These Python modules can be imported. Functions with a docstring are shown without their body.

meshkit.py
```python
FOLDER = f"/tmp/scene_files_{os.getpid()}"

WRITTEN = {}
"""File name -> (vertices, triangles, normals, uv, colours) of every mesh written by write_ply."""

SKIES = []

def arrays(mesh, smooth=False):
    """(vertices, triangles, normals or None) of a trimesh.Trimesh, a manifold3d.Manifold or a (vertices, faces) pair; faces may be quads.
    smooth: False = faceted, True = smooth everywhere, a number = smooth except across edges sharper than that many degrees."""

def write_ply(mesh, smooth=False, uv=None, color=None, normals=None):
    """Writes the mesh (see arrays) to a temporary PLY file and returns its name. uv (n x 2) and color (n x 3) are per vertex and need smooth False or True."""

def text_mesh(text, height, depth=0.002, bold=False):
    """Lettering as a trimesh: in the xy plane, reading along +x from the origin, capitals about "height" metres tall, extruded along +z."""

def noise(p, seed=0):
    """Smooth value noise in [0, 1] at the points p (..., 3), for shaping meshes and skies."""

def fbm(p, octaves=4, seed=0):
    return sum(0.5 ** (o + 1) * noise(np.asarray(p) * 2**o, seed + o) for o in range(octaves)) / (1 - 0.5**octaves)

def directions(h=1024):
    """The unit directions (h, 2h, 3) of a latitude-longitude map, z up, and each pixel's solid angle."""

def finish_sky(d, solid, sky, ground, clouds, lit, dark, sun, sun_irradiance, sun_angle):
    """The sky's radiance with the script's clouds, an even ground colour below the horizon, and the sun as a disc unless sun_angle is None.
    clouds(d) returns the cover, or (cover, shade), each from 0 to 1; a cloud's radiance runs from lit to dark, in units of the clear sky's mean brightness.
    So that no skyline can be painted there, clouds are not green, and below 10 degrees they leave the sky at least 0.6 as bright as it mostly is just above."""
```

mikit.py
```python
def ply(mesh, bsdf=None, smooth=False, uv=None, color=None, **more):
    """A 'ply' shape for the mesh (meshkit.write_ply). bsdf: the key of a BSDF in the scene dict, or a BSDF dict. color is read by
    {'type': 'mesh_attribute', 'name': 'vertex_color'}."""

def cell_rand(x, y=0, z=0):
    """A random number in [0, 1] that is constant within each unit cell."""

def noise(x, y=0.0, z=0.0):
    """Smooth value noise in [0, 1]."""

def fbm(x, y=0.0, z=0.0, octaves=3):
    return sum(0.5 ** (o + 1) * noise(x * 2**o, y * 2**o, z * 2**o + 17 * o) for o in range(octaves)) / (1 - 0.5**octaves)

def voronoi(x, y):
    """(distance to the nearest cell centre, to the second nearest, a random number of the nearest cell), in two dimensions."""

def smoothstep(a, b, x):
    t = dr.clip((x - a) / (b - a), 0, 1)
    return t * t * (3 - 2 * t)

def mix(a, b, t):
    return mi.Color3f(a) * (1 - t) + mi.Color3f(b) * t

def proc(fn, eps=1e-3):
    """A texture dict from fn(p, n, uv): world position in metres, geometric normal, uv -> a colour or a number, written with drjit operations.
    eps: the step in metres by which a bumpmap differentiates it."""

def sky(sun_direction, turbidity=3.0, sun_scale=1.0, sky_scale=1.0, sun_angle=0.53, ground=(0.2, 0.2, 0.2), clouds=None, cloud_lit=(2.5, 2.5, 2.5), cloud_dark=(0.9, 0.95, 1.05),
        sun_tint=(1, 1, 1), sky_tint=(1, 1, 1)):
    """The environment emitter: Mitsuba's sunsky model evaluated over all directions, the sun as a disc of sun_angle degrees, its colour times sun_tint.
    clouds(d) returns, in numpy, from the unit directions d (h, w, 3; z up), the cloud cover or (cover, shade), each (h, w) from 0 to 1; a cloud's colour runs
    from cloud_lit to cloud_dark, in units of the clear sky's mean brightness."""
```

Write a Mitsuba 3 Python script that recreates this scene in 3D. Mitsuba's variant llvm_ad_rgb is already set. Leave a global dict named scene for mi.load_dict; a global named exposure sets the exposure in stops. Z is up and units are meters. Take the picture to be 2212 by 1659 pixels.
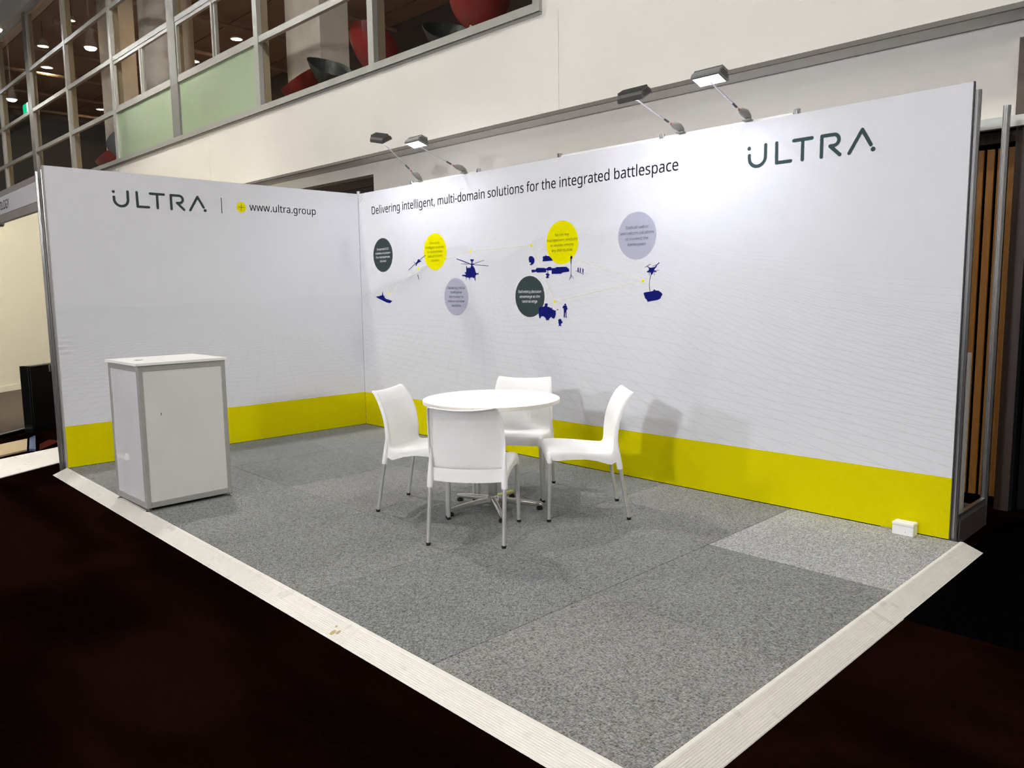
import math, random
import numpy as np, trimesh, mitsuba as mi, mikit, meshkit
import manifold3d as m3
import drjit as dr
from shapely.geometry import Polygon, LineString, Point, box as sbox
from shapely.ops import unary_union
from shapely import affinity

T = mi.ScalarTransform4f
scene, labels = {}, {}
rng = np.random.default_rng(7)
random.seed(7)

# ------------------------------------------------------------------ camera, lights, exposure
CAM = np.array([7.2133, -4.7048, 1.4251])
yaw, pitch, roll = 2.3735, -0.118, -0.0137
fwd = np.array([math.cos(pitch) * math.cos(yaw), math.cos(pitch) * math.sin(yaw), math.sin(pitch)])
rgt = np.cross(fwd, [0, 0, 1.0]); rgt /= np.linalg.norm(rgt)
upv = np.cross(rgt, fwd)
upv = -rgt * math.sin(roll) + upv * math.cos(roll)
scene['camera'] = {'type': 'perspective', 'fov': 2 * math.degrees(math.atan(1106 / 1663.0)), 'fov_axis': 'x', 'near_clip': 0.05, 'far_clip': 200.0,
                   'to_world': T().look_at(origin=CAM.tolist(), target=(CAM + fwd).tolist(), up=upv.tolist())}
exposure = 0.42
LED_POWER = 74.0          # radiance of the arm lamps' LED panels
LED_TINT = (0.92, 0.95, 1.10)
HALL_POWER = 600.0         # radiance of the hall's high-bay lamps
HALL_TINT = (1.0, 0.965, 0.885)
HALL_LAMPS = [(-.7, -1.5, 7.05, .13, 1.85), (5.5, -1.5, 7.05, .13, .6), (-6.8, -1.0, 7.15, .13, 3.3), (-13.0, -.55, 7.25, .13, 1.5), (-19.6, -.55, 7.25, .13, 1.5),
              (14.0, -7.0, 10.0, .60, .09), (20.0, -7.5, 10.0, .60, .09), (14.0, -13.0, 10.0, .60, .09), (5.0, -13.0, 10.0, .60, .09), (17.0, -20.0, 10.0, .60, .09), (2.0, -20.0, 10.0, .60, .09)]   # x, y, z, radius, strength
FILL_FLOOD_POWER = 380.0        # unseen flood lamps, added for low frontal fill light
FILL_FLOODS = [(6.5, -9.6, 3.3, 1.35), (1.2, -9.8, 3.3, .6)]   # x, y, z, strength
MEZZ_POWER = 240.0
MEZZ_TINT = (1.0, 0.72, 0.40)
NEIGHBOUR_POWER = 240.0

# ------------------------------------------------------------------ materials
def rgb(c): return {'type': 'rgb', 'value': [float(x) for x in c]}
def two(d): return {'type': 'twosided', 'bsdf': d}
def diffuse(c): return two({'type': 'diffuse', 'reflectance': rgb(c) if isinstance(c, (tuple, list)) else c})
def prin(c, rough=0.5, metal=0.0, spec=0.5, **k):
    return two({'type': 'principled', 'base_color': rgb(c) if isinstance(c, (tuple, list)) else c, 'roughness': rough, 'metallic': metal, 'specular': spec, **k})
nz, fb = mikit.noise, mikit.fbm

def carpet(base, seed):
    c = np.array(base); q = .35 + seed * .9; cs, sn = math.cos(q), math.sin(q)
    def fn(p, n, uv):
        x, y = p.x + seed * 3.1, p.y - seed * 1.7
        w = 1.6 * nz(x * 70, y * 70, 3.0)
        u, v = cs * x + sn * y, cs * y - sn * x
        f1 = nz(u * 130 + w, v * 300, seed)
        f2 = nz(u * 290 + 31, v * 125 + w, seed + 5)
        s = nz(x * 640, y * 640, 1.0)
        blotch = fb(x * 3.0, y * 3.0, 2.0 + seed)
        t = 1.0 + 0.85 * (f1 - .5) + 0.75 * (f2 - .5) + 0.35 * (s - .5) + 0.16 * (blotch - .5)
        t = dr.clip(t, 0.2, 2.2)
        warm = nz(x * 90, y * 90, 21.0) - 0.5
        return mi.Color3f(float(c[0]) * t * (1 + 0.10 * warm), float(c[1]) * t, float(c[2]) * t * (1 - 0.12 * warm))
    return fn
for i, b in enumerate([(.246, .250, .244), (.228, .235, .233), (.264, .264, .256), (.235, .239, .237), (.400, .403, .398)]):
    scene[f'carpet_mat_{i}'] = diffuse(mikit.proc(carpet(b, i + 1)))

def dark_carpet(p, n, uv):
    s = fb(p.x * 1.1 + 2.2 * fb(p.x * .5, p.y * .5), p.y * 3.2, 4.0)
    g = nz(p.x * 90, p.y * 90)
    v = 0.45 + 0.9 * mikit.smoothstep(0.3, 0.75, s) + 0.35 * (g - 0.5)
    return mi.Color3f(0.0062 * v, 0.0020 * v, 0.0013 * v)
scene['hall_carpet'] = diffuse(mikit.proc(dark_carpet))
scene['black_carpet'] = diffuse((.0012, .0012, .0014))

def ramp_col(p, n, uv):
    a = fb(p.x * 9, p.y * 9, 1.0)
    b = nz(p.x * 60, p.y * 60, 8.0)
    d = mikit.smoothstep(.72, .86, nz(p.x * 24, p.y * 24, 5.0)) * mikit.smoothstep(.45, .7, a)
    v = 0.96 + 0.06 * (a - .5) + 0.03 * (b - .5) - .12 * d
    return mi.Color3f(.80 * v, .775 * v, .71 * v)
scene['ramp_mat'] = prin(mikit.proc(ramp_col), rough=0.55, spec=0.35)
scene['platform_mat'] = diffuse((.05, .05, .05))

def fabric_col(p, n, uv):
    w = nz(p.x * 400 + p.y * 400, p.z * 400)
    return mi.Color3f(.755, .757, .79) * (0.985 + 0.03 * w)
scene['fabric'] = diffuse(mikit.proc(fabric_col))
scene['fabric_line'] = diffuse((.66, .662, .685))
scene['fabric_yellow'] = diffuse((.72, .655, .003))
scene['ink_black'] = diffuse((.012, .013, .018))
scene['ink_slate'] = diffuse((.055, .085, .085))
scene['ink_dark'] = diffuse((.050, .068, .070))
scene['ink_yellow'] = diffuse((.82, .77, .002))
scene['ink_lilac'] = diffuse((.455, .455, .56))
scene['ink_navy'] = diffuse((.010, .014, .155))
scene['ink_white'] = diffuse((.80, .80, .80))
scene['ink_olive'] = diffuse((.16, .16, .01))
scene['ink_pale_yellow'] = diffuse((.78, .76, .55))
scene['aluminium'] = prin((.62, .62, .63), rough=0.24, metal=0.9)
scene['aluminium_dull'] = prin((.42, .42, .41), rough=0.45, metal=0.6)
scene['frame_grey'] = prin((.40, .40, .375), rough=0.45, metal=0.25)
scene['dark_edge'] = prin((.06, .06, .065), rough=0.5)
scene['chrome'] = prin((.66, .66, .64), rough=0.14, metal=1.0)
scene['leg_alu'] = prin((.72, .72, .71), rough=0.34, metal=0.7)
scene['rubber'] = prin((.012, .012, .012), rough=0.5)
scene['white_plastic'] = prin((.90, .895, .885), rough=0.38, spec=0.5)
scene['white_laminate'] = prin((.87, .86, .83), rough=0.42, spec=0.4)
scene['edge_band'] = prin((.80, .77, .69), rough=0.5)
def panel_col(p, n, uv):
    m = fb(p.x * 5 + p.y * 5, p.z * 5, 2.0)
    return mi.Color3f(.735, .725, .685) * (0.97 + 0.07 * (m - .5))
scene['panel_white'] = prin(mikit.proc(panel_col), rough=0.42, spec=0.4)
scene['panel_gloss'] = prin((.70, .67, .675), rough=0.07, spec=0.7, clearcoat=0.6, clearcoat_gloss=0.95)
scene['black_hole'] = diffuse((.05, .05, .045))
scene['scratch'] = diffuse((.10, .10, .09))
scene['lamp_grey'] = prin((.18, .18, .175), rough=0.5, spec=0.4)
scene['lamp_dark'] = prin((.075, .075, .072), rough=0.5, spec=0.4)
scene['clamp_grey'] = prin((.27, .27, .245), rough=0.5, spec=0.4)
scene['red_plastic'] = prin((.55, .06, .04), rough=0.4)
def wall_paint(p, n, uv):
    a = fb(p.x * .7, p.z * .7 + p.y, 3.0)
    b = nz(p.x * 30, p.y * 30, p.z * 30)
    return mi.Color3f(.80, .772, .715) * (0.985 + 0.035 * (a - .5) + .012 * (b - .5))
scene['building_paint'] = diffuse(mikit.proc(wall_paint))
scene['soffit_paint'] = diffuse((.80, .79, .80))
scene['bronze_trim'] = prin((.16, .145, .13), rough=0.5)
scene['mullion_grey'] = prin((.34, .335, .31), rough=0.45, metal=0.2)
scene['mullion_dark'] = prin((.17, .165, .155), rough=0.45, metal=0.2)
scene['mullion_inner'] = prin((.27, .225, .145), rough=0.6)
scene['glass'] = {'type': 'thindielectric', 'int_ior': 1.5}
scene['frosted'] = prin((.315, .385, .265), rough=0.22, spec=0.5)
scene['mezz_ceiling'] = diffuse((.22, .165, .14))
scene['mezz_wall'] = diffuse((.05, .045, .045))
scene['mezz_floor'] = diffuse((.34, .24, .17))
def column_col(p, n, uv):
    a = fb(p.x * 4, p.y * 4, p.z * 4)
    return mi.Color3f(.60, .55, .48) * (0.9 + 0.25 * (a - .5))
scene['column_mat'] = diffuse(mikit.proc(column_col))
scene['shell_red'] = prin((.17, .014, .012), rough=0.35)
scene['shell_black'] = prin((.016, .022, .022), rough=0.4)
scene['shell_slate'] = prin((.10, .115, .13), rough=0.4)
scene['beech'] = prin((.62, .44, .22), rough=0.5)
scene['hall_ceiling'] = diffuse((.45, .42, .38))
scene['hall_wall'] = diffuse((.60, .59, .57))
scene['steel_truss'] = prin((.40, .39, .37), rough=0.5, metal=0.3)
scene['roof_fascia'] = diffuse((.62, .60, .60))
def wood_slat(p, n, uv):
    g = fb(p.x * 60, p.y * 60, p.z * 3.0)
    h = nz(p.x * 200, p.y * 200, p.z * 12.0)
    return mikit.mix((.30, .125, .030), (.47, .215, .055), dr.clip(.5 * g + .5 * h, 0, 1))
scene['slat_wood'] = prin(mikit.proc(wood_slat), rough=0.45)
def dark_wood(p, n, uv):
    g = fb(p.x * 70, p.y * 70, p.z * 2.5)
    return mikit.mix((.018, .010, .008), (.050, .026, .018), g)
scene['dark_wood'] = prin(mikit.proc(dark_wood), rough=0.5)
scene['black_paint'] = diffuse((.010, .010, .011))
scene['door_dark'] = diffuse((.050, .045, .040))
scene['steel_beam'] = prin((.52, .53, .50), rough=0.45, metal=0.15)
scene['brown_grey'] = diffuse((.16, .13, .115))
scene['cream_wall'] = diffuse((.80, .755, .62))
scene['neighbour_floor'] = diffuse((.085, .070, .055))
scene['fascia_white'] = diffuse((.62, .60, .60))
scene['taupe_metal'] = prin((.30, .27, .25), rough=0.5, metal=0.2)
scene['black_gloss'] = prin((.006, .006, .006), rough=0.2)
scene['kick_brown'] = diffuse((.10, .080, .075))
scene['beige_mat'] = diffuse((.55, .43, .27))
scene['blue_plastic'] = prin((.04, .07, .14), rough=0.5)
scene['maroon'] = diffuse((.06, .012, .010))
scene['exit_green'] = two({'type': 'diffuse', 'reflectance': rgb((.0, .45, .22))})

# ------------------------------------------------------------------ helpers
used = {}
def numbered(name):
    n = used.get(name, 0); used[name] = n + 1
    return name if n == 0 else f'{name}_{n:03d}'
def thing(name, label, cat, group=None):
    key = numbered(name)
    labels[key] = {'label': label, 'category': cat}
    if group: labels[key]['group'] = group
    return key
def struct(name, label=None):
    key = numbered(name)
    labels[key] = {'kind': 'structure'}
    if label: labels[key]['label'] = label
    return key
def part(parent, name, mesh, bsdf, smooth=False, label=None, kind=None, **more):
    key = numbered(parent + '__' + name)
    scene[key] = mikit.ply(mesh, bsdf, smooth, **more) if not isinstance(mesh, dict) else dict(mesh)
    if label or kind:
        labels[key] = {}
        if label: labels[key]['label'] = label
        if kind: labels[key]['kind'] = kind
    return key
def whole(key, mesh, bsdf, smooth=False, **more):
    scene[key] = mikit.ply(mesh, bsdf, smooth, **more)

def cat(*ms): return trimesh.util.concatenate([m for m in ms if m is not None])
def bx(x0, x1, y0, y1, z0, z1):
    m = trimesh.creation.box((abs(x1 - x0), abs(y1 - y0), abs(z1 - z0)))
    m.apply_translation(((x0 + x1) / 2, (y0 + y1) / 2, (z0 + z1) / 2)); return m
def to_tm(man):
    m = man.to_mesh(); return trimesh.Trimesh(np.array(m.vert_properties[:, :3]), np.array(m.tri_verts), process=False)
def cham(x0, x1, y0, y1, z0, z1, c=0.004):
    """A box with chamfered edges."""
    pts = []
    for sx, X in ((-1, x0), (1, x1)):
        for sy, Y in ((-1, y0), (1, y1)):
            for sz, Z in ((-1, z0), (1, z1)):
                pts += [(X, Y - sy * c, Z - sz * c), (X - sx * c, Y, Z - sz * c), (X - sx * c, Y - sy * c, Z)]
    return trimesh.convex.convex_hull(np.array(pts))
def tube(p0, p1, r0, r1=None, n=14):
    r1 = r0 if r1 is None else r1
    p0, p1 = np.array(p0, float), np.array(p1, float)
    d = p1 - p0; d /= np.linalg.norm(d)
    a = np.cross(d, [0, 0, 1.0] if abs(d[2]) < .9 else [1.0, 0, 0]); a /= np.linalg.norm(a); b = np.cross(d, a)
    t = np.arange(n) * 2 * np.pi / n
    ring = np.cos(t)[:, None] * a + np.sin(t)[:, None] * b
    v = np.vstack([p0 + ring * r0, p1 + ring * r1, p0, p1]); i = np.arange(n); j = (i + 1) % n
    f = np.vstack([np.stack([i, j, j + n], 1), np.stack([i, j + n, i + n], 1), np.stack([j, i, i * 0 + 2 * n], 1), np.stack([i + n, j + n, i * 0 + 2 * n + 1], 1)])
    m = trimesh.Trimesh(v, f, process=False); trimesh.repair.fix_normals(m); return m
def polytube(pts, r, n=8):
    return cat(*[tube(a, b, r, n=n) for a, b in zip(pts[:-1], pts[1:])])
def lathe(profile, n=48):
    """profile: (r, z) pairs from bottom to top."""
    m = trimesh.creation.revolve(np.array(profile, float), sections=n); return m
def hull_spheres(ps, n=2):
    pts = []
    for (x, y, z, r) in ps:
        s = trimesh.creation.icosphere(n, r); pts.append(s.vertices + np.array([x, y, z]))
    return trimesh.convex.convex_hull(np.vstack(pts))
def extrude(poly, h):
    gs = getattr(poly, 'geoms', [poly])
    return cat(*[trimesh.creation.extrude_polygon(g, h, engine='earcut') for g in gs if g.area > 1e-9])
def move(m, x=0, y=0, z=0, rz=0):
    m = m.copy()
    if rz: m.apply_transform(trimesh.transformations.rotation_matrix(rz, (0, 0, 1)))
    m.apply_translation((x, y, z)); return m
def map_axes(m, fx, fy, fz, o):
    """Local (a, b, c) -> o + a*fx + b*fy + c*fz."""
    m = m.copy(); M = np.eye(4); M[:3, 0], M[:3, 1], M[:3, 2], M[:3, 3] = fx, fy, fz, o
    m.apply_transform(M); trimesh.repair.fix_normals(m); return m
def grid_mesh(P, flip=False):
    """P: (a, b, 3) grid of points."""
    a, b = P.shape[:2]
    i, j = np.meshgrid(np.arange(a - 1), np.arange(b - 1), indexing='ij')
    k = (i * b + j).ravel()
    q = np.stack([k, k + 1, k + b + 1, k + b], 1)
    if flip: q = q[:, ::-1]
    return trimesh.Trimesh(P.reshape(-1, 3), np.vstack([q[:, [0, 1, 2]], q[:, [0, 2, 3]]]), process=False)
def solid_grid(P, t):
    """A sheet of thickness t from a grid of points."""
    du = np.gradient(P, axis=0); dv = np.gradient(P, axis=1)
    n = np.cross(du, dv); n /= np.linalg.norm(n, axis=2, keepdims=True) + 1e-12
    Q = P - n * t
    a, b = P.shape[:2]; N = a * b
    i, j = np.meshgrid(np.arange(a - 1), np.arange(b - 1), indexing='ij'); k = (i * b + j).ravel()
    q = np.stack([k, k + b, k + b + 1, k + 1], 1)
    quads = [q, q[:, ::-1] + N]
    rim = np.concatenate([np.arange(b), np.arange(1, a) * b + b - 1, (a - 1) * b + np.arange(b - 2, -1, -1), np.arange(a - 2, 0, -1) * b])
    nx = np.roll(rim, -1)
    quads.append(np.stack([rim, nx, nx + N, rim + N], 1))
    q = np.vstack(quads)
    m = trimesh.Trimesh(np.vstack([P.reshape(-1, 3), Q.reshape(-1, 3)]), np.vstack([q[:, [0, 1, 2]], q[:, [0, 2, 3]]]), process=False)
    trimesh.repair.fix_normals(m); return m

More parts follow.
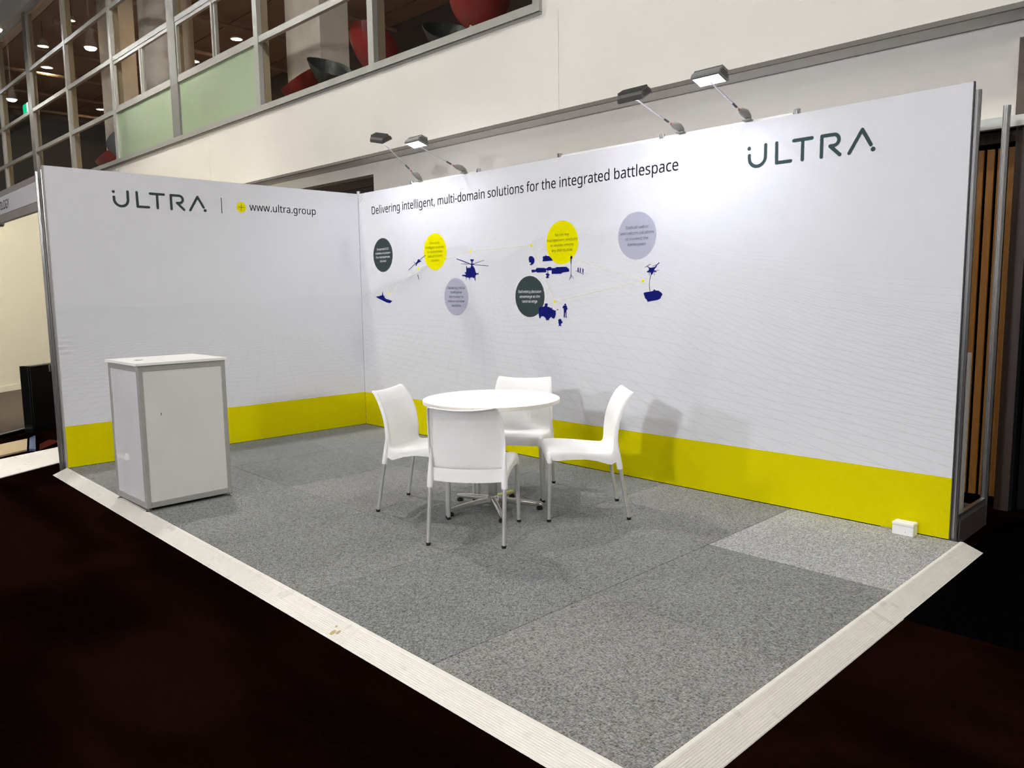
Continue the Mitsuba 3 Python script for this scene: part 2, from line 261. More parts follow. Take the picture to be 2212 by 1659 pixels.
# ------------------------------------------------------------------ lettering (outlines in 1/1000 em)
GLYPHS = {}
for line in r''',268|43,-130 67,-18 90,115 187,115 192,103 182,65 145,-40 107,-127
-322|40,307 282,307 282,230 40,230
.268|73,35 75,85 83,100 108,117 152,120 175,110 190,92 195,77 192,23 182,5 160,-10 128,-15 98,-5 80,13
2572|48,0 50,77 264,291 339,373 370,416 387,452 400,500 400,555 395,576 382,602 359,624 331,640 280,650 224,645 169,625 124,597 107,583 100,582 60,633 58,642 103,675 150,700 215,720 265,725 320,722 385,705 427,680 455,652 477,615 490,567 490,500 475,443 445,385 395,320 160,82 520,80 520,0
C632|60,348 68,447 80,500 95,540 118,582 148,622 183,655 223,682 298,712 390,725 460,722 520,712 562,700 600,682 567,608 558,608 533,620 453,642 378,645 309,630 261,605 218,564 183,506 163,441 155,370 158,307 170,239 195,179 236,126 261,105 294,88 365,70 470,73 572,97 572,18 512,0 467,-7 355,-10 270,5 213,30 183,50 145,85 118,123 95,165 70,248
D730|98,715 327,715 390,710 440,700 500,677 542,652 590,610 615,577 635,542 650,505 665,440 670,350 662,270 647,210 615,143 595,115 560,80 525,55 470,28 382,5 335,0 98,0;188,80 325,78 398,90 433,103 471,123 512,158 537,194 560,247 572,312 575,372 567,446 550,503 527,544 494,579 461,602 406,625 355,635 188,636
E555|98,715 495,715 495,635 188,632 188,413 478,412 477,335 188,334 188,81 495,80 495,0 98,0
G728|60,345 68,445 90,522 110,562 138,602 183,647 223,675 298,707 355,720 415,725 527,717 600,700 640,685 642,675 610,605 548,627 496,640 455,645 398,645 359,640 314,627 259,597 208,546 190,519 173,478 158,413 155,325 163,269 185,199 213,154 246,120 302,88 344,75 400,68 488,70 536,78 565,87 565,293 560,298 408,298 408,377 652,377 655,28 565,3 457,-10 368,-10 325,-5 273,8 230,25 163,73 138,100 110,140 95,170 75,228 65,280
H740|98,715 187,712 189,413 550,412 553,712 642,715 642,0 553,0 550,332 189,332 187,0 98,0
I340|40,52 113,68 125,75 125,640 43,660 40,715 297,715 295,660 215,640 215,72 297,52 297,0 40,0
L525|98,715 187,712 188,81 500,80 500,0 98,0
N760|98,715 200,715 205,710 582,125 580,715 662,715 662,0 555,3 175,592 172,572 180,475 180,0 98,0
O780|60,348 63,417 78,500 95,550 128,607 178,660 223,690 280,712 333,722 425,725 480,717 535,700 592,667 640,622 672,575 700,510 717,425 720,320 712,258 692,185 667,133 635,88 610,63 565,30 507,5 450,-7 355,-10 280,3 223,25 158,73 118,123 88,185 68,263;155,372 160,284 178,212 210,149 246,111 284,88 347,70 410,68 451,73 486,83 536,110 564,138 595,189 612,239 625,322 625,392 617,453 602,508 585,546 562,579 529,610 491,630 428,645 355,645 299,632 251,607 221,579 200,551 183,516 170,481 160,433
S550|50,110 112,88 180,73 270,68 311,73 343,83 374,101 397,126 412,172 412,195 405,228 394,247 369,272 321,300 178,358 128,390 88,433 65,485 60,515 60,565 70,607 95,650 128,680 168,702 243,722 305,725 365,720 440,702 485,685 457,608 403,627 338,642 262,645 232,640 204,630 168,599 155,573 150,542 158,497 170,474 191,453 249,420 347,382 412,350 452,320 477,290 497,242 502,173 490,115 467,75 435,43 412,28 345,0 282,-10 175,-7 113,3 53,23
T555|10,715 545,715 545,635 323,633 322,0 233,0 232,633 10,635
Y565|3,715 100,712 282,368 292,379 465,710 470,715 565,715 557,695 328,276 327,0 238,0 237,273 13,688
a560|45,138 48,180 60,220 73,240 98,265 123,282 163,300 228,315 390,323 395,327 390,403 372,441 354,457 313,472 247,472 212,465 140,435 130,435 105,500 155,522 208,537 258,545 320,545 390,530 415,517 440,497 467,452 480,392 480,0 415,0 400,73 395,75 352,30 312,5 245,-10 190,-10 160,-5 115,13 78,43 58,75;140,127 150,96 166,81 207,63 268,63 298,70 326,83 357,106 382,147 392,187 392,261 257,255 219,247 179,230 158,212 143,186 138,165
b615|85,760 172,760 172,508 168,466 174,466 183,480 205,502 255,532 313,545 365,545 427,530 467,507 510,465 537,415 550,375 560,305 560,230 552,173 532,110 512,75 472,33 437,10 405,-2 365,-10 313,-10 280,-5 230,15 205,33 174,67 168,68 147,0 85,0;172,240 183,169 193,139 208,111 234,85 267,70 308,62 358,65 401,83 424,103 450,147 462,187 467,220 470,282 462,351 450,391 430,426 401,452 376,465 338,472 274,467 229,447 203,419 185,378 175,328
c480|55,230 58,327 75,400 103,452 148,500 198,527 268,545 365,542 410,532 447,517 420,445 351,465 298,470 242,460 206,439 185,419 163,378 150,331 145,278 150,202 163,157 183,119 211,91 247,73 310,65 371,73 437,95 437,18 372,-5 335,-10 273,-10 218,0 160,25 110,70 93,95 68,155
d615|55,230 58,332 75,407 95,450 115,477 163,517 193,532 243,545 327,542 355,535 385,520 410,502 441,468 447,468 442,513 443,760 530,760 530,0 460,0 447,68 444,70 397,25 342,-2 302,-10 250,-10 188,5 138,35 113,60 88,98 65,160;148,313 150,199 163,152 188,106 214,83 257,65 308,62 351,70 384,85 404,103 425,137 437,177 442,212 440,331 425,391 410,421 389,444 374,455 343,467 316,472 254,470 214,452 178,411 158,363
e565|55,233 58,322 78,402 108,457 145,497 200,530 258,545 327,545 365,537 397,525 432,502 462,472 490,427 510,360 512,250 147,250 150,202 160,164 175,134 196,108 226,85 277,68 350,65 413,75 480,100 490,100 490,25 430,3 352,-10 263,-7 193,13 140,45 95,98 68,160;150,322 418,320 420,353 415,378 397,421 366,455 321,472 262,472 216,455 183,424 158,373 150,343
f345|15,468 15,510 110,541 110,612 120,662 143,707 168,732 210,755 258,765 332,762 387,747 365,678 308,692 267,692 231,677 218,664 205,638 198,600 198,536 332,535 332,468 198,466 197,0 110,0 110,466
g615|55,230 58,327 75,402 98,450 115,475 163,517 193,532 240,545 325,542 385,520 410,502 445,465 450,472 460,535 530,535 530,-40 515,-115 500,-147 482,-172 452,-200 410,-222 325,-240 248,-240 198,-235 138,-222 98,-207 98,-125 134,-142 187,-157 268,-168 310,-167 341,-162 363,-155 389,-139 414,-114 435,-76 442,-40 445,68 441,69 430,53 397,23 365,5 332,-5 302,-10 250,-10 188,5 163,18 133,40 95,88 78,123 65,163;148,315 150,199 163,152 183,114 206,88 237,70 268,62 333,65 381,83 417,119 432,152 442,200 442,318 435,363 417,409 389,442 346,465 305,472 275,472 224,457 191,429 160,373
h618|85,760 172,760 172,493 169,463 174,463 185,480 225,515 278,537 318,545 392,542 440,530 480,507 515,465 532,412 538,372 537,0 450,0 447,383 432,424 407,452 388,462 345,472 290,470 254,460 221,439 203,416 183,368 173,300 172,0 85,0
i258|78,670 80,705 88,720 110,735 140,737 155,732 172,717 180,700 180,663 172,645 160,633 142,625 118,625 95,635 88,643/85,535 172,535 172,0 85,0
k535|85,0 85,760 172,760 172,330 169,278 174,278 253,375 405,535 507,535 295,306 525,0 418,0 232,248 173,196 172,0
l258|85,760 172,760 172,0 85,0
m935|85,0 85,535 157,535 168,467 172,463 188,485 220,515 260,535 303,545 370,545 420,532 455,512 480,487 498,457 520,485 555,515 598,535 640,545 710,545 755,535 800,510 827,477 847,425 855,362 855,0 768,0 765,383 757,411 734,447 706,465 670,472 609,467 574,452 546,427 528,393 518,358 512,318 512,0 425,0 422,391 407,429 387,452 363,465 330,472 280,470 247,460 226,447 203,421 185,381 173,303 172,0
n618|85,0 85,535 157,535 168,467 172,463 198,495 228,517 260,532 310,545 382,545 412,540 442,530 477,510 512,470 525,442 535,397 537,0 450,0 447,383 432,424 407,452 388,462 345,472 290,470 254,460 231,447 203,416 183,368 173,303 172,0
o605|55,238 55,305 60,345 75,400 90,432 110,462 145,497 175,517 225,537 265,545 340,545 387,535 432,515 467,490 497,457 530,400 540,370 550,315 550,223 545,188 530,135 505,88 467,45 427,18 385,0 330,-10 255,-7 208,5 160,30 125,60 95,100 70,155;148,315 150,204 165,152 183,119 208,91 234,75 287,63 338,65 371,75 397,91 417,111 432,134 452,189 460,240 460,300 455,338 442,381 422,419 394,447 366,462 318,472 267,470 239,462 211,447 193,432 165,386
p615|85,535 157,535 168,467 171,465 213,507 243,527 268,537 303,545 375,545 430,530 475,502 507,470 522,447 545,395 557,332 560,233 547,153 520,88 502,63 462,25 420,3 382,-7 293,-7 235,13 203,35 174,67 168,66 172,20 172,-240 85,-240;172,242 180,182 190,147 210,109 231,88 267,70 310,62 366,68 401,85 427,111 450,152 467,225 470,278 465,333 455,373 430,424 396,455 366,467 338,472 274,467 229,447 203,419 185,378 175,330
r412|85,535 157,535 165,447 170,440 198,477 228,507 265,532 308,545 375,545 397,540 387,460 358,465 307,465 267,452 238,434 211,407 190,373 178,336 172,302 172,0 85,0
s480|50,395 55,442 75,482 105,510 160,535 210,545 297,545 365,532 422,510 392,440 311,467 237,475 197,470 164,457 146,442 135,418 138,389 159,360 209,333 340,280 385,252 417,217 432,177 432,118 417,73 385,35 342,10 302,-2 252,-10 180,-10 138,-5 88,8 53,23 53,102 124,75 167,65 212,60 263,63 296,70 327,88 345,114 350,142 347,158 335,181 301,207 248,232 158,268 100,300 68,335 55,363
t360|15,470 15,510 74,535 95,549 128,660 180,660 181,535 335,535 335,468 180,465 180,140 188,109 211,78 247,63 290,63 340,72 340,8 335,3 275,-10 208,-7 153,13 123,40 105,70 93,123 92,465
u618|80,535 167,535 168,175 178,127 191,103 219,78 254,65 305,62 348,70 386,88 410,111 432,157 445,225 445,535 532,535 532,0 460,0 450,66 445,70 412,33 395,20 350,0 300,-10 245,-10 190,0 150,18 120,43 95,83 80,145
v508|0,533 95,535 215,205 253,80 257,84 265,120 298,217 413,535 507,535 305,0 203,0
w785|158,0 13,537 102,537 190,200 213,95 217,99 245,220 345,537 442,537 542,212 565,127 568,102 572,98 605,237 683,532 685,537 775,537 627,3 523,0 425,318 397,433 392,440 388,436 365,333 260,3
y510|217,-2 3,535 97,532 227,190 258,88 262,92 298,212 413,532 510,535 270,-100 230,-170 195,-207 160,-227 125,-237 53,-240 10,-232 10,-163 42,-167 90,-167 111,-162 139,-147 175,-104
 260|'''.split('\n'):
    ch, rest = line[0], line[1:]
    w, body = rest.split('|', 1)
    polys = []
    for p in (body.split('/') if body else []):
        rings = [[tuple(map(int, q.split(','))) for q in r.split(' ')] for r in p.split(';')]
        polys.append(Polygon(rings[0], rings[1:]).buffer(0))
    GLYPHS[ch] = (int(w), unary_union(polys) if polys else None)
CAP = 714.0
def text_shape(s, cap, width=None, align='left', bold=0.0):
    """Lettering as a shapely shape, base line at y = 0, capitals 'cap' tall; width squeezes it."""
    x, out = 0, []
    for ch in s:
        w, g = GLYPHS[ch]
        if g is not None: out.append(affinity.translate(g, x, 0))
        x += w
    sh = unary_union(out)
    if bold: sh = sh.buffer(bold)
    k = cap / CAP; kx = k if width is None else width / x
    sh = affinity.scale(sh, kx, k, origin=(0, 0))
    total = x * kx
    return affinity.translate(sh, {'left': 0, 'center': -total / 2, 'right': -total}[align], 0)
def flat(shape, place, off):
    """A print on a wall: shapely shape -> thin mesh; place(u, v, d) gives points, d = distance in front of the wall."""
    m = extrude(shape, 1.0)
    v = np.array(m.vertices)
    keep = m.triangles_center[:, 2] > 0.999
    P = place(v[:, 0], v[:, 1], np.full(len(v), off))
    r = trimesh.Trimesh(P, m.faces[keep], process=False); r.remove_unreferenced_vertices(); return r
def on_right(u, v, d): return np.stack([u, -d, v], 1)
def on_left(u, v, d): return np.stack([d, u, v], 1)
def ribbons(lines, w, place, off):
    """Printed lines: each polyline (n, 2) becomes a strip of width w."""
    vs, fs, at = [], [], 0
    for L in lines:
        L = np.asarray(L, float)
        t = np.gradient(L, axis=0); t /= np.linalg.norm(t, axis=1, keepdims=True) + 1e-12
        n = np.stack([-t[:, 1], t[:, 0]], 1) * ((w(L) if callable(w) else w) / 2)
        A = np.concatenate([L + n, L - n]); k = len(L)
        i = np.arange(k - 1)
        vs.append(A); fs.append(np.vstack([np.stack([i, i + 1, i + 1 + k], 1), np.stack([i, i + 1 + k, i + k], 1)]) + at); at += 2 * k
    V = np.vstack(vs)
    return trimesh.Trimesh(place(V[:, 0], V[:, 1], np.full(len(V), off)), np.vstack(fs), process=False)

# ------------------------------------------------------------------ hall floor and shell
k = struct('floor', 'dark brown patterned carpet of the exhibition hall around the stand')
whole(k, bx(-42, 30, -28, 9, -.14, -.04), 'hall_carpet')
part(k, 'black_covering', bx(5.99, 20, -1.19, .160, -.0395, -.0365), 'black_carpet', label='black floor covering right of the stand')
part(k, 'black_covering', bx(5.99, 20, .166, .875, -.0395, -.0365), 'black_carpet', label='black floor covering against the slatted wall')

PITCH = .99
k = struct('platform', 'raised stand floor of grey carpet tiles with a pale sloped edging')
whole(k, bx(-.16, 5.94, -2.965, .08, -.0395, -.008), 'platform_mat')
def tile_mesh(x0, x1, y0, y1):
    c = .0022
    lo = [(x0, y0), (x1, y0), (x1, y1), (x0, y1)]; hi = [(x0 + c, y0 + c), (x1 - c, y0 + c), (x1 - c, y1 - c), (x0 + c, y1 - c)]
    v = [(*p, -.0078) for p in lo] + [(*p, -.002) for p in lo] + [(*p, 0.0) for p in hi]
    f = []
    for b in (0, 4):
        for i in range(4):
            j = (i + 1) % 4; f += [(b + i, b + j, b + 4 + j), (b + i, b + 4 + j, b + 4 + i)]
    f += [(8, 9, 10), (8, 10, 11), (0, 2, 1), (0, 3, 2)]
    return trimesh.Trimesh(v, f, process=False)
tones = {(5, 0): 4}
order = [0, 1, 2, 3, 1, 0, 3, 2, 0, 1, 3, 0, 2, 0, 1, 3, 0, 2]
for i in range(6):
    for j in range(3):
        g = .0014
        x0, y1 = i * PITCH, -j * PITCH
        part(k, 'carpet_tile', tile_mesh(x0 + g, x0 + PITCH - g, y1 - PITCH + g, y1 - g), f'carpet_mat_{tones.get((i, j), order[i * 3 + j])}',
             label='lighter grey carpet tile in the corner by the white box' if (i, j) == (5, 0) else None)
def ramp_profile():
    pts = [(0, -.0385), (0, .0015), (.002, .0032), (.018, .0034), (.0205, .002)]
    a, b = np.array([.0205, .002]), np.array([.117, -.0355])
    n = np.array([b[1] - a[1], -(b[0] - a[0])]); n /= np.linalg.norm(n)   # into the material
    for q in (.07, .14, .21, .30, .39, .48, .57, .66, .75, .84, .92):
        for s, dd in ((-.012, 0), (-.006, .0022), (.006, .0022), (.012, 0)):
            pts.append(tuple(a + (b - a) * (q + s) + n * dd))
    pts += [tuple(b), (.1195, -.0385)]
    return Polygon(pts)
RP = ramp_profile()
def ramp_piece(s0, s1, mitre0=0, mitre1=0):
    m = extrude(RP, s1 - s0)            # (d, z, s)
    v = np.array(m.vertices)
    s = v[:, 2] + s0
    s = np.where(v[:, 2] < 1e-6, s + mitre0 * v[:, 0], s); s = np.where(v[:, 2] > s1 - s0 - 1e-6, s + mitre1 * v[:, 0], s)
    return v[:, 0], v[:, 1], s, m.faces
def ramp_front(s0, s1, a=0, b=0):
    d, z, s, f = ramp_piece(s0, s1, a, b); m = trimesh.Trimesh(np.stack([s, -2.9715 - d, z], 1), f, process=False); trimesh.repair.fix_normals(m); return m
def ramp_side(s0, s1, a=0, b=0):
    d, z, s, f = ramp_piece(s0, s1, a, b); m = trimesh.Trimesh(np.stack([5.9415 + d, -s, z], 1), f, process=False); trimesh.repair.fix_normals(m); return m
for s0, s1, a, b in ((.0, 1.462, 0, 0), (1.465, 4.476, 0, 0), (4.479, 5.9415, 0, 1)):
    part(k, 'edge_ramp', ramp_front(s0, s1, a, b), 'ramp_mat')
for s0, s1, a, b in ((-.005, 1.408, 0, 0), (1.411, 2.9715, 0, 1)):
    part(k, 'edge_ramp', ramp_side(s0, s1, a, b), 'ramp_mat')
stain = unary_union([affinity.scale(Point(x, y).buffer(.012, 8), *s) for x, y, s in ((0, 0, (1, 1.2)), (.025, .012, (.7, 1)), (-.02, .03, (.6, .5)))])
m = extrude(stain, .0004)
# brown scuff on the sloped face near the second joint
v = np.array(m.vertices); v[:, 2] = v[:, 2] + .0028
dd = .090 - v[:, 1]
part(k, 'scuff_mark', trimesh.Trimesh(np.stack([4.375 + v[:, 0], -2.9715 - dd, .002 - (dd - .0205) * .0375 / .0965 + v[:, 2] - .002], 1), m.faces, process=False), diffuse((.50, .40, .20)), label='small brown scuff on the pale edging')

# ------------------------------------------------------------------ stand walls
H, HB = 2.5, .3575
def fold(P, boss):
    return P
def cloth(u0, u1, v0, v1, place, folds):
    """The printed fabric as a heightfield; folds: list of (u, v, angle, wavelength, length, amplitude)."""
    nu, nv = max(2, int(abs(u1 - u0) / .25)), max(2, int(abs(v1 - v0) / .25))
    us = np.linspace(u0, u1, nu + 1); vs = np.linspace(v0, v1, nv + 1)
    for (fu, fv, *_rest, R) in folds:
        us = np.concatenate([us, np.arange(max(u0, fu - R), min(u1, fu + R), .008)]); vs = np.concatenate([vs, np.arange(max(v0, fv - R), min(v1, fv + R), .008)])
    us, vs = np.unique(np.round(us, 4)), np.unique(np.round(vs, 4))
    U, V = np.meshgrid(us, vs, indexing='ij'); D = np.zeros_like(U)
    for fu, fv, ang, wl, amp, R in folds:
        du, dv = U - fu, V - fv
        s = du * math.cos(ang) + dv * math.sin(ang)
        r = np.hypot(du, dv)
        D += amp * np.sin(s * 2 * math.pi / wl) * np.clip(1 - r / R, 0, 1) ** 2
    P = place(U.ravel(), V.ravel(), D.ravel()).reshape(*U.shape, 3)
    return grid_mesh(P)

OCT = []
for q in range(8):
    a0 = q * math.pi / 4 - math.pi / 8; am = q * math.pi / 4
    R = .0205
    c0 = np.array([math.cos(a0), math.sin(a0)]) * R; c1 = np.array([math.cos(a0 + math.pi / 4), math.sin(a0 + math.pi / 4)]) * R
    nn = np.array([math.cos(am), math.sin(am)])
    OCT += [tuple(c0), tuple(c0 + (c1 - c0) * .33), tuple(c0 + (c1 - c0) * .36 - nn * .005), tuple(c0 + (c1 - c0) * .64 - nn * .005), tuple(c0 + (c1 - c0) * .67)]
OCT = Polygon(OCT)
def post(x, y, z0, z1): return move(extrude(OCT, z1 - z0), x, y, z0)
def beam(p0, p1, z0, z1, t=.024):
    """A grooved aluminium cross beam between two posts."""
    p0, p1 = np.array(p0, float), np.array(p1, float); L = np.linalg.norm(p1 - p0); d = (p1 - p0) / L; h = z1 - z0
    pr = Polygon([(-t / 2, 0), (t / 2, 0), (t / 2, h * .30), (t / 2 - .004, h * .34), (t / 2 - .004, h * .44), (t / 2, h * .48), (t / 2, h), (-t / 2, h), (-t / 2, h * .48), (-t / 2 + .004, h * .44), (-t / 2 + .004, h * .34), (-t / 2, h * .30)])
    return map_axes(extrude(pr, L), np.array([-d[1], d[0], 0]), np.array([0, 0, 1.0]), np.array([d[0], d[1], 0]), np.array([p0[0], p0[1], z0]))

# wall_right
wr = struct('wall_right', 'long back wall of the stand with printed white fabric and yellow base band')
RX = 5.886
part(wr, 'printed_fabric', cloth(.002, RX, HB, H, on_right, [(.05, 2.44, -.9, .034, .0045, .16), (5.80, .40, .5, .05, .0012, .15)]), 'fabric', smooth=True, label='white printed fabric of the long back wall')
part(wr, 'yellow_band', cloth(.002, RX, .004, HB, on_right, [(.03, .06, .8, .045, .0035, .12)]), 'fabric_yellow', smooth=True, label='yellow printed base band of the long back wall')
part(wr, 'fabric_back', bx(.002, RX, .0045, .012, .004, H - .0005), 'ink_white')
part(wr, 'edge_profile', bx(RX, RX + .005, -.002, .022, .0, H + .002), 'dark_edge')
for i in range(6):
    part(wr, 'infill_panel', bx(i * PITCH + .03, (i + 1) * PITCH - .03, .036, .040, .06, 2.45), 'white_laminate')
XP = [.905 - .99 + .99 * i for i in range(7)]
XP = [-.06, .907, 1.902, 2.89, 3.884, 4.892]
for i, x in enumerate(XP):
    part(wr, 'post', post(x, .045, 0, 2.538), 'aluminium')
for i in range(5):
    zt = 2.520 if i in (1, 4) else 2.497
    part(wr, 'cross_beam', beam((XP[i] + .022, .045), (XP[i + 1] - .022, .045), zt - .06, zt), 'aluminium_dull' if i not in (1, 4) else 'white_laminate')  # beams in the lamp bays are white: lamplight on them put into the colour
part(wr, 'cross_beam', beam((XP[5] + .022, .045), (5.872, .045), 2.437, 2.497), 'aluminium_dull')
part(wr, 'cross_beam', beam((XP[3] + .022, .045), (XP[4] - .022, .045), 2.455, 2.520), 'white_laminate')

# wall_left
wl = struct('wall_left', 'short side wall of the stand with printed white fabric and yellow base band')
LW = -2.972
part(wl, 'printed_fabric', cloth(LW, -.002, HB, H, on_left, [(-2.93, 1.02, 1.57, .045, .0035, .17), (-2.94, 2.40, 1.2, .06, .0015, .12)]), 'fabric', smooth=True, label='white printed fabric of the short side wall')
part(wl, 'yellow_band', cloth(LW, -.002, .004, HB, on_left, []), 'fabric_yellow', label='yellow printed base band of the short side wall')
part(wl, 'fabric_back', bx(-.012, -.0045, LW, -.002, .004, H - .0005), 'ink_white')
part(wl, 'edge_profile', bx(-.022, .002, LW - .010, LW, .0, H + .002), 'frame_grey')
for i in range(3):
    part(wl, 'infill_panel', bx(-.044, -.040, -(i + 1) * PITCH + .03, -i * PITCH - .03, .06, 2.45), 'white_laminate')
for y in (-2.965, -1.98, -.99):
    part(wl, 'post', post(-.047, y, 0, 2.47), 'aluminium')
for y0, y1 in ((-2.94, -2.0), (-1.96, -1.01), (-.97, -.02)):
    part(wl, 'cross_beam', beam((-.047, y0), (-.047, y1), 2.40, 2.46), 'aluminium_dull')

# ------------------------------------------------------------------ print on the walls
def terrain_right(x, z):
    q = np.clip((z - .36) / (1.50 - .36), 0, 1)
    sky = np.interp(x, [-1, .3, 1.0, 1.45, 1.72, 2.2, 2.88, 3.36, 3.88, 4.19, 4.87, 5.43, 5.9, 7], [1.55, 1.57, 1.74, 1.94, 1.95, 1.78, 1.97, 2.07, 2.16, 2.08, 1.92, 1.84, 1.77, 1.7])
    t = np.clip((q - .30) / .68, 0, 1); t = t * t * (3 - 2 * t)
    rip = .055 * np.sin(x * 2.3 + z * 5.5) * q ** 2 + .03 * np.sin(x * 5.1 - z * 9) * q ** 3 + .05 * np.sin(z * 7 - x * 1.3) * q
    jag = .02 * (meshkit.noise(np.stack([x * 9, z * 9, z * 0], -1), 3) - .5) * t
    return z + (sky - 1.50) * t + rip * .8 + jag
def ground_lines(xc, zh, hc, ang, n_long, n_lat, dl, ratio, place_ok, ymax, squash=1.0):
    """A ruled ground plane in perspective, as drawn on the poster."""
    ca, sa = math.cos(ang), math.sin(ang); out = []
    us = np.arange(-n_long, n_long + 1) * dl
    yy = np.geomspace(.5, ymax * 1.6, 70)
    for u in us:
        X, Y = u * ca - (yy - 1) * sa, u * sa + (yy - 1) * ca + 1
        ok = (Y > .8) & (Y < ymax)
        if ok.sum() > 2: out.append(np.stack([xc + hc * squash * X[ok] / Y[ok], zh - hc / Y[ok]], 1))
    v = 1.0
    vv = []
    y = .62
    while y < ymax * 1.1: vv.append(y); y *= ratio
    xx = np.linspace(-n_long * dl * 1.3, n_long * dl * 1.3, 240)
    for y in vv:
        s = np.sign(xx) * np.abs(xx)
        X, Y = s * ca - (y - 1) * sa, s * sa + (y - 1) * ca + 1
        ok = (Y > .8) & (Y < ymax)
        if ok.sum() > 2: out.append(np.stack([xc + hc * squash * X[ok] / Y[ok], zh - hc / Y[ok]], 1))
    return out
def clip_lines(lines, u0, u1, v0, v1):
    bxx, out = sbox(u0, v0, u1, v1), []
    for L in lines:
        g = LineString(L).intersection(bxx)
        for q in getattr(g, 'geoms', [g]):
            if q.geom_type == 'LineString' and q.length > .01: out.append(np.array(q.coords))
    return out
def resample(L, step=.035):
    d = np.concatenate([[0], np.cumsum(np.linalg.norm(np.diff(L, axis=0), axis=1))])
    if d[-1] < step: return L
    s = np.linspace(0, d[-1], int(d[-1] / step) + 2); return np.stack([np.interp(s, d, L[:, 0]), np.interp(s, d, L[:, 1])], 1)
raw = ground_lines(1.75, 1.50, 1.14, -.14, 46, 0, .22, 1.075, None, 13.0)
lines = clip_lines([resample(L, .03) for L in clip_lines(raw, -4, 10, -.2, 2.6)], -.1, 6.1, .3, 2.6)
lines = [np.stack([L[:, 0], terrain_right(L[:, 0], L[:, 1])], 1) for L in lines]
part(wr, 'wireframe_print', ribbons(clip_lines(lines, .012, RX - .004, HB + .004, 2.3), lambda L: .0034 * np.clip((1.9 - L[:, 1:2]) / .9, .45, 1), on_right, .0004), 'fabric_line', label='pale grey printed wireframe landscape on the long wall', kind='stuff')
raw = ground_lines(-1.05, 1.47, 1.11, .03, 60, 0, .22, 1.05, None, 10.0)
lines = clip_lines([resample(L, .04) for L in clip_lines(raw, -6, 3, -.2, 2.0)], -3.1, .1, .3, 2.0)
lines = [np.stack([L[:, 0], L[:, 1] + .10 * np.clip((L[:, 1] - 1.2) / .2, 0, 1) ** 2 * np.exp(-((L[:, 0] + .2) / .8) ** 2) + .012 * np.sin(L[:, 0] * 6 + L[:, 1] * 9)], 1) for L in lines]
part(wl, 'wireframe_print', ribbons(clip_lines(lines, LW + .004, -.004, HB + .004, 1.62), lambda L: .0027 * np.clip((1.47 - L[:, 1:2]) / .55, .22, 1), on_left, .0004), 'fabric_line', label='pale grey printed wireframe ground on the side wall', kind='stuff')

def logo():
    w = .0215; st = []
    def arc(cx, cy, r, a0, a1, n=16): return [(cx + r * math.cos(t), cy + r * math.sin(t)) for t in np.linspace(a0, a1, n)]
    st.append([(.005, .080)] + arc(.0615, .062, .0565, math.pi, 2 * math.pi, 24) + [(.118, .132)])
    st.append([(.193, .132), (.195, .010), (.288, .010)])
    st.append([(.306, .130), (.422, .130)]); st.append([(.364, .130), (.364, .008)])
    st.append([(.484, .008), (.484, .130), (.556, .130)] + arc(.556, .0975, .0325, math.pi / 2, -math.pi / 2, 14) + [(.536, .065), (.596, .008)])
    st.append([(.652, .008), (.724, .132), (.776, .040)])
    sh = [LineString(s).buffer(w / 2, 8, cap_style='round', join_style='round') for s in st]
    sh += [Point(.003, .124).buffer(w * .56, 12), Point(.789, .013).buffer(w * .62, 12)]
    return unary_union(sh)
part(wr, 'logo', flat(affinity.translate(logo(), 4.592, 2.2105), on_right, .0012), 'ink_slate', label='large slate grey wordmark with round dots at the right')
part(wl, 'logo', flat(affinity.translate(logo(), -2.459, 2.2085), on_left, .0012), 'ink_dark', label='dark wordmark with round dots on the side wall')
part(wl, 'divider_line', flat(sbox(-1.5135, 2.207, -1.5075, 2.350), on_left, .0012), 'ink_black')
plus = Point(-1.317, 2.275).buffer(.0475, 24)
pd = part(wl, 'plus_badge', flat(plus, on_left, .0010), 'ink_yellow', label='yellow disc with a thin black plus sign')
part(pd, 'plus_sign', flat(unary_union([sbox(-1.348, 2.2735, -1.286, 2.2765), sbox(-1.3185, 2.244, -1.3155, 2.306)]), on_left, .0016), 'ink_black')
part(wl, 'web_address', flat(affinity.translate(text_shape('www.ultra.group', .070, .722), -1.236, 2.250), on_left, .0012), 'ink_black', label='black web address lettering beside the plus badge')
part(wr, 'headline', flat(affinity.translate(text_shape('Delivering intelligent, multi-domain solutions for the integrated battlespace', .080, 3.815), .243, 2.264), on_right, .0012), 'ink_black', label='black headline reading Delivering intelligent, multi-domain solutions for the integrated battlespace')
callouts = [(.4285, 1.8335, 'ink_dark', 'ink_white', ['Integrated C2I', 'solutions to power', 'the multi-domain', 'mission'], 'dark slate'),
            (1.299, 1.828, 'ink_yellow', 'ink_olive', ['Enhanced,', 'intelligent solutions', 'for autonomous', 'and unmanned', 'missions'], 'yellow'),
            (1.6025, 1.394, 'ink_lilac', 'ink_dark', ['Delivering critical', 'intelligence', 'information to', 'inform real-time', 'decisions'], 'lilac grey'),
            (2.9485, 1.8245, 'ink_yellow', 'ink_black', ['Secure key', 'management products', 'to enable remote', 'key distribution'], 'yellow'),
            (2.5755, 1.3905, 'ink_dark', 'ink_white', ['Delivering decision', 'advantage at the', 'tactical edge'], 'dark slate'),
            (3.6965, 1.832, 'ink_lilac', 'ink_black', ['Tactical radios', 'and satcom solutions', 'to connect the', 'battlespace'], 'lilac grey')]
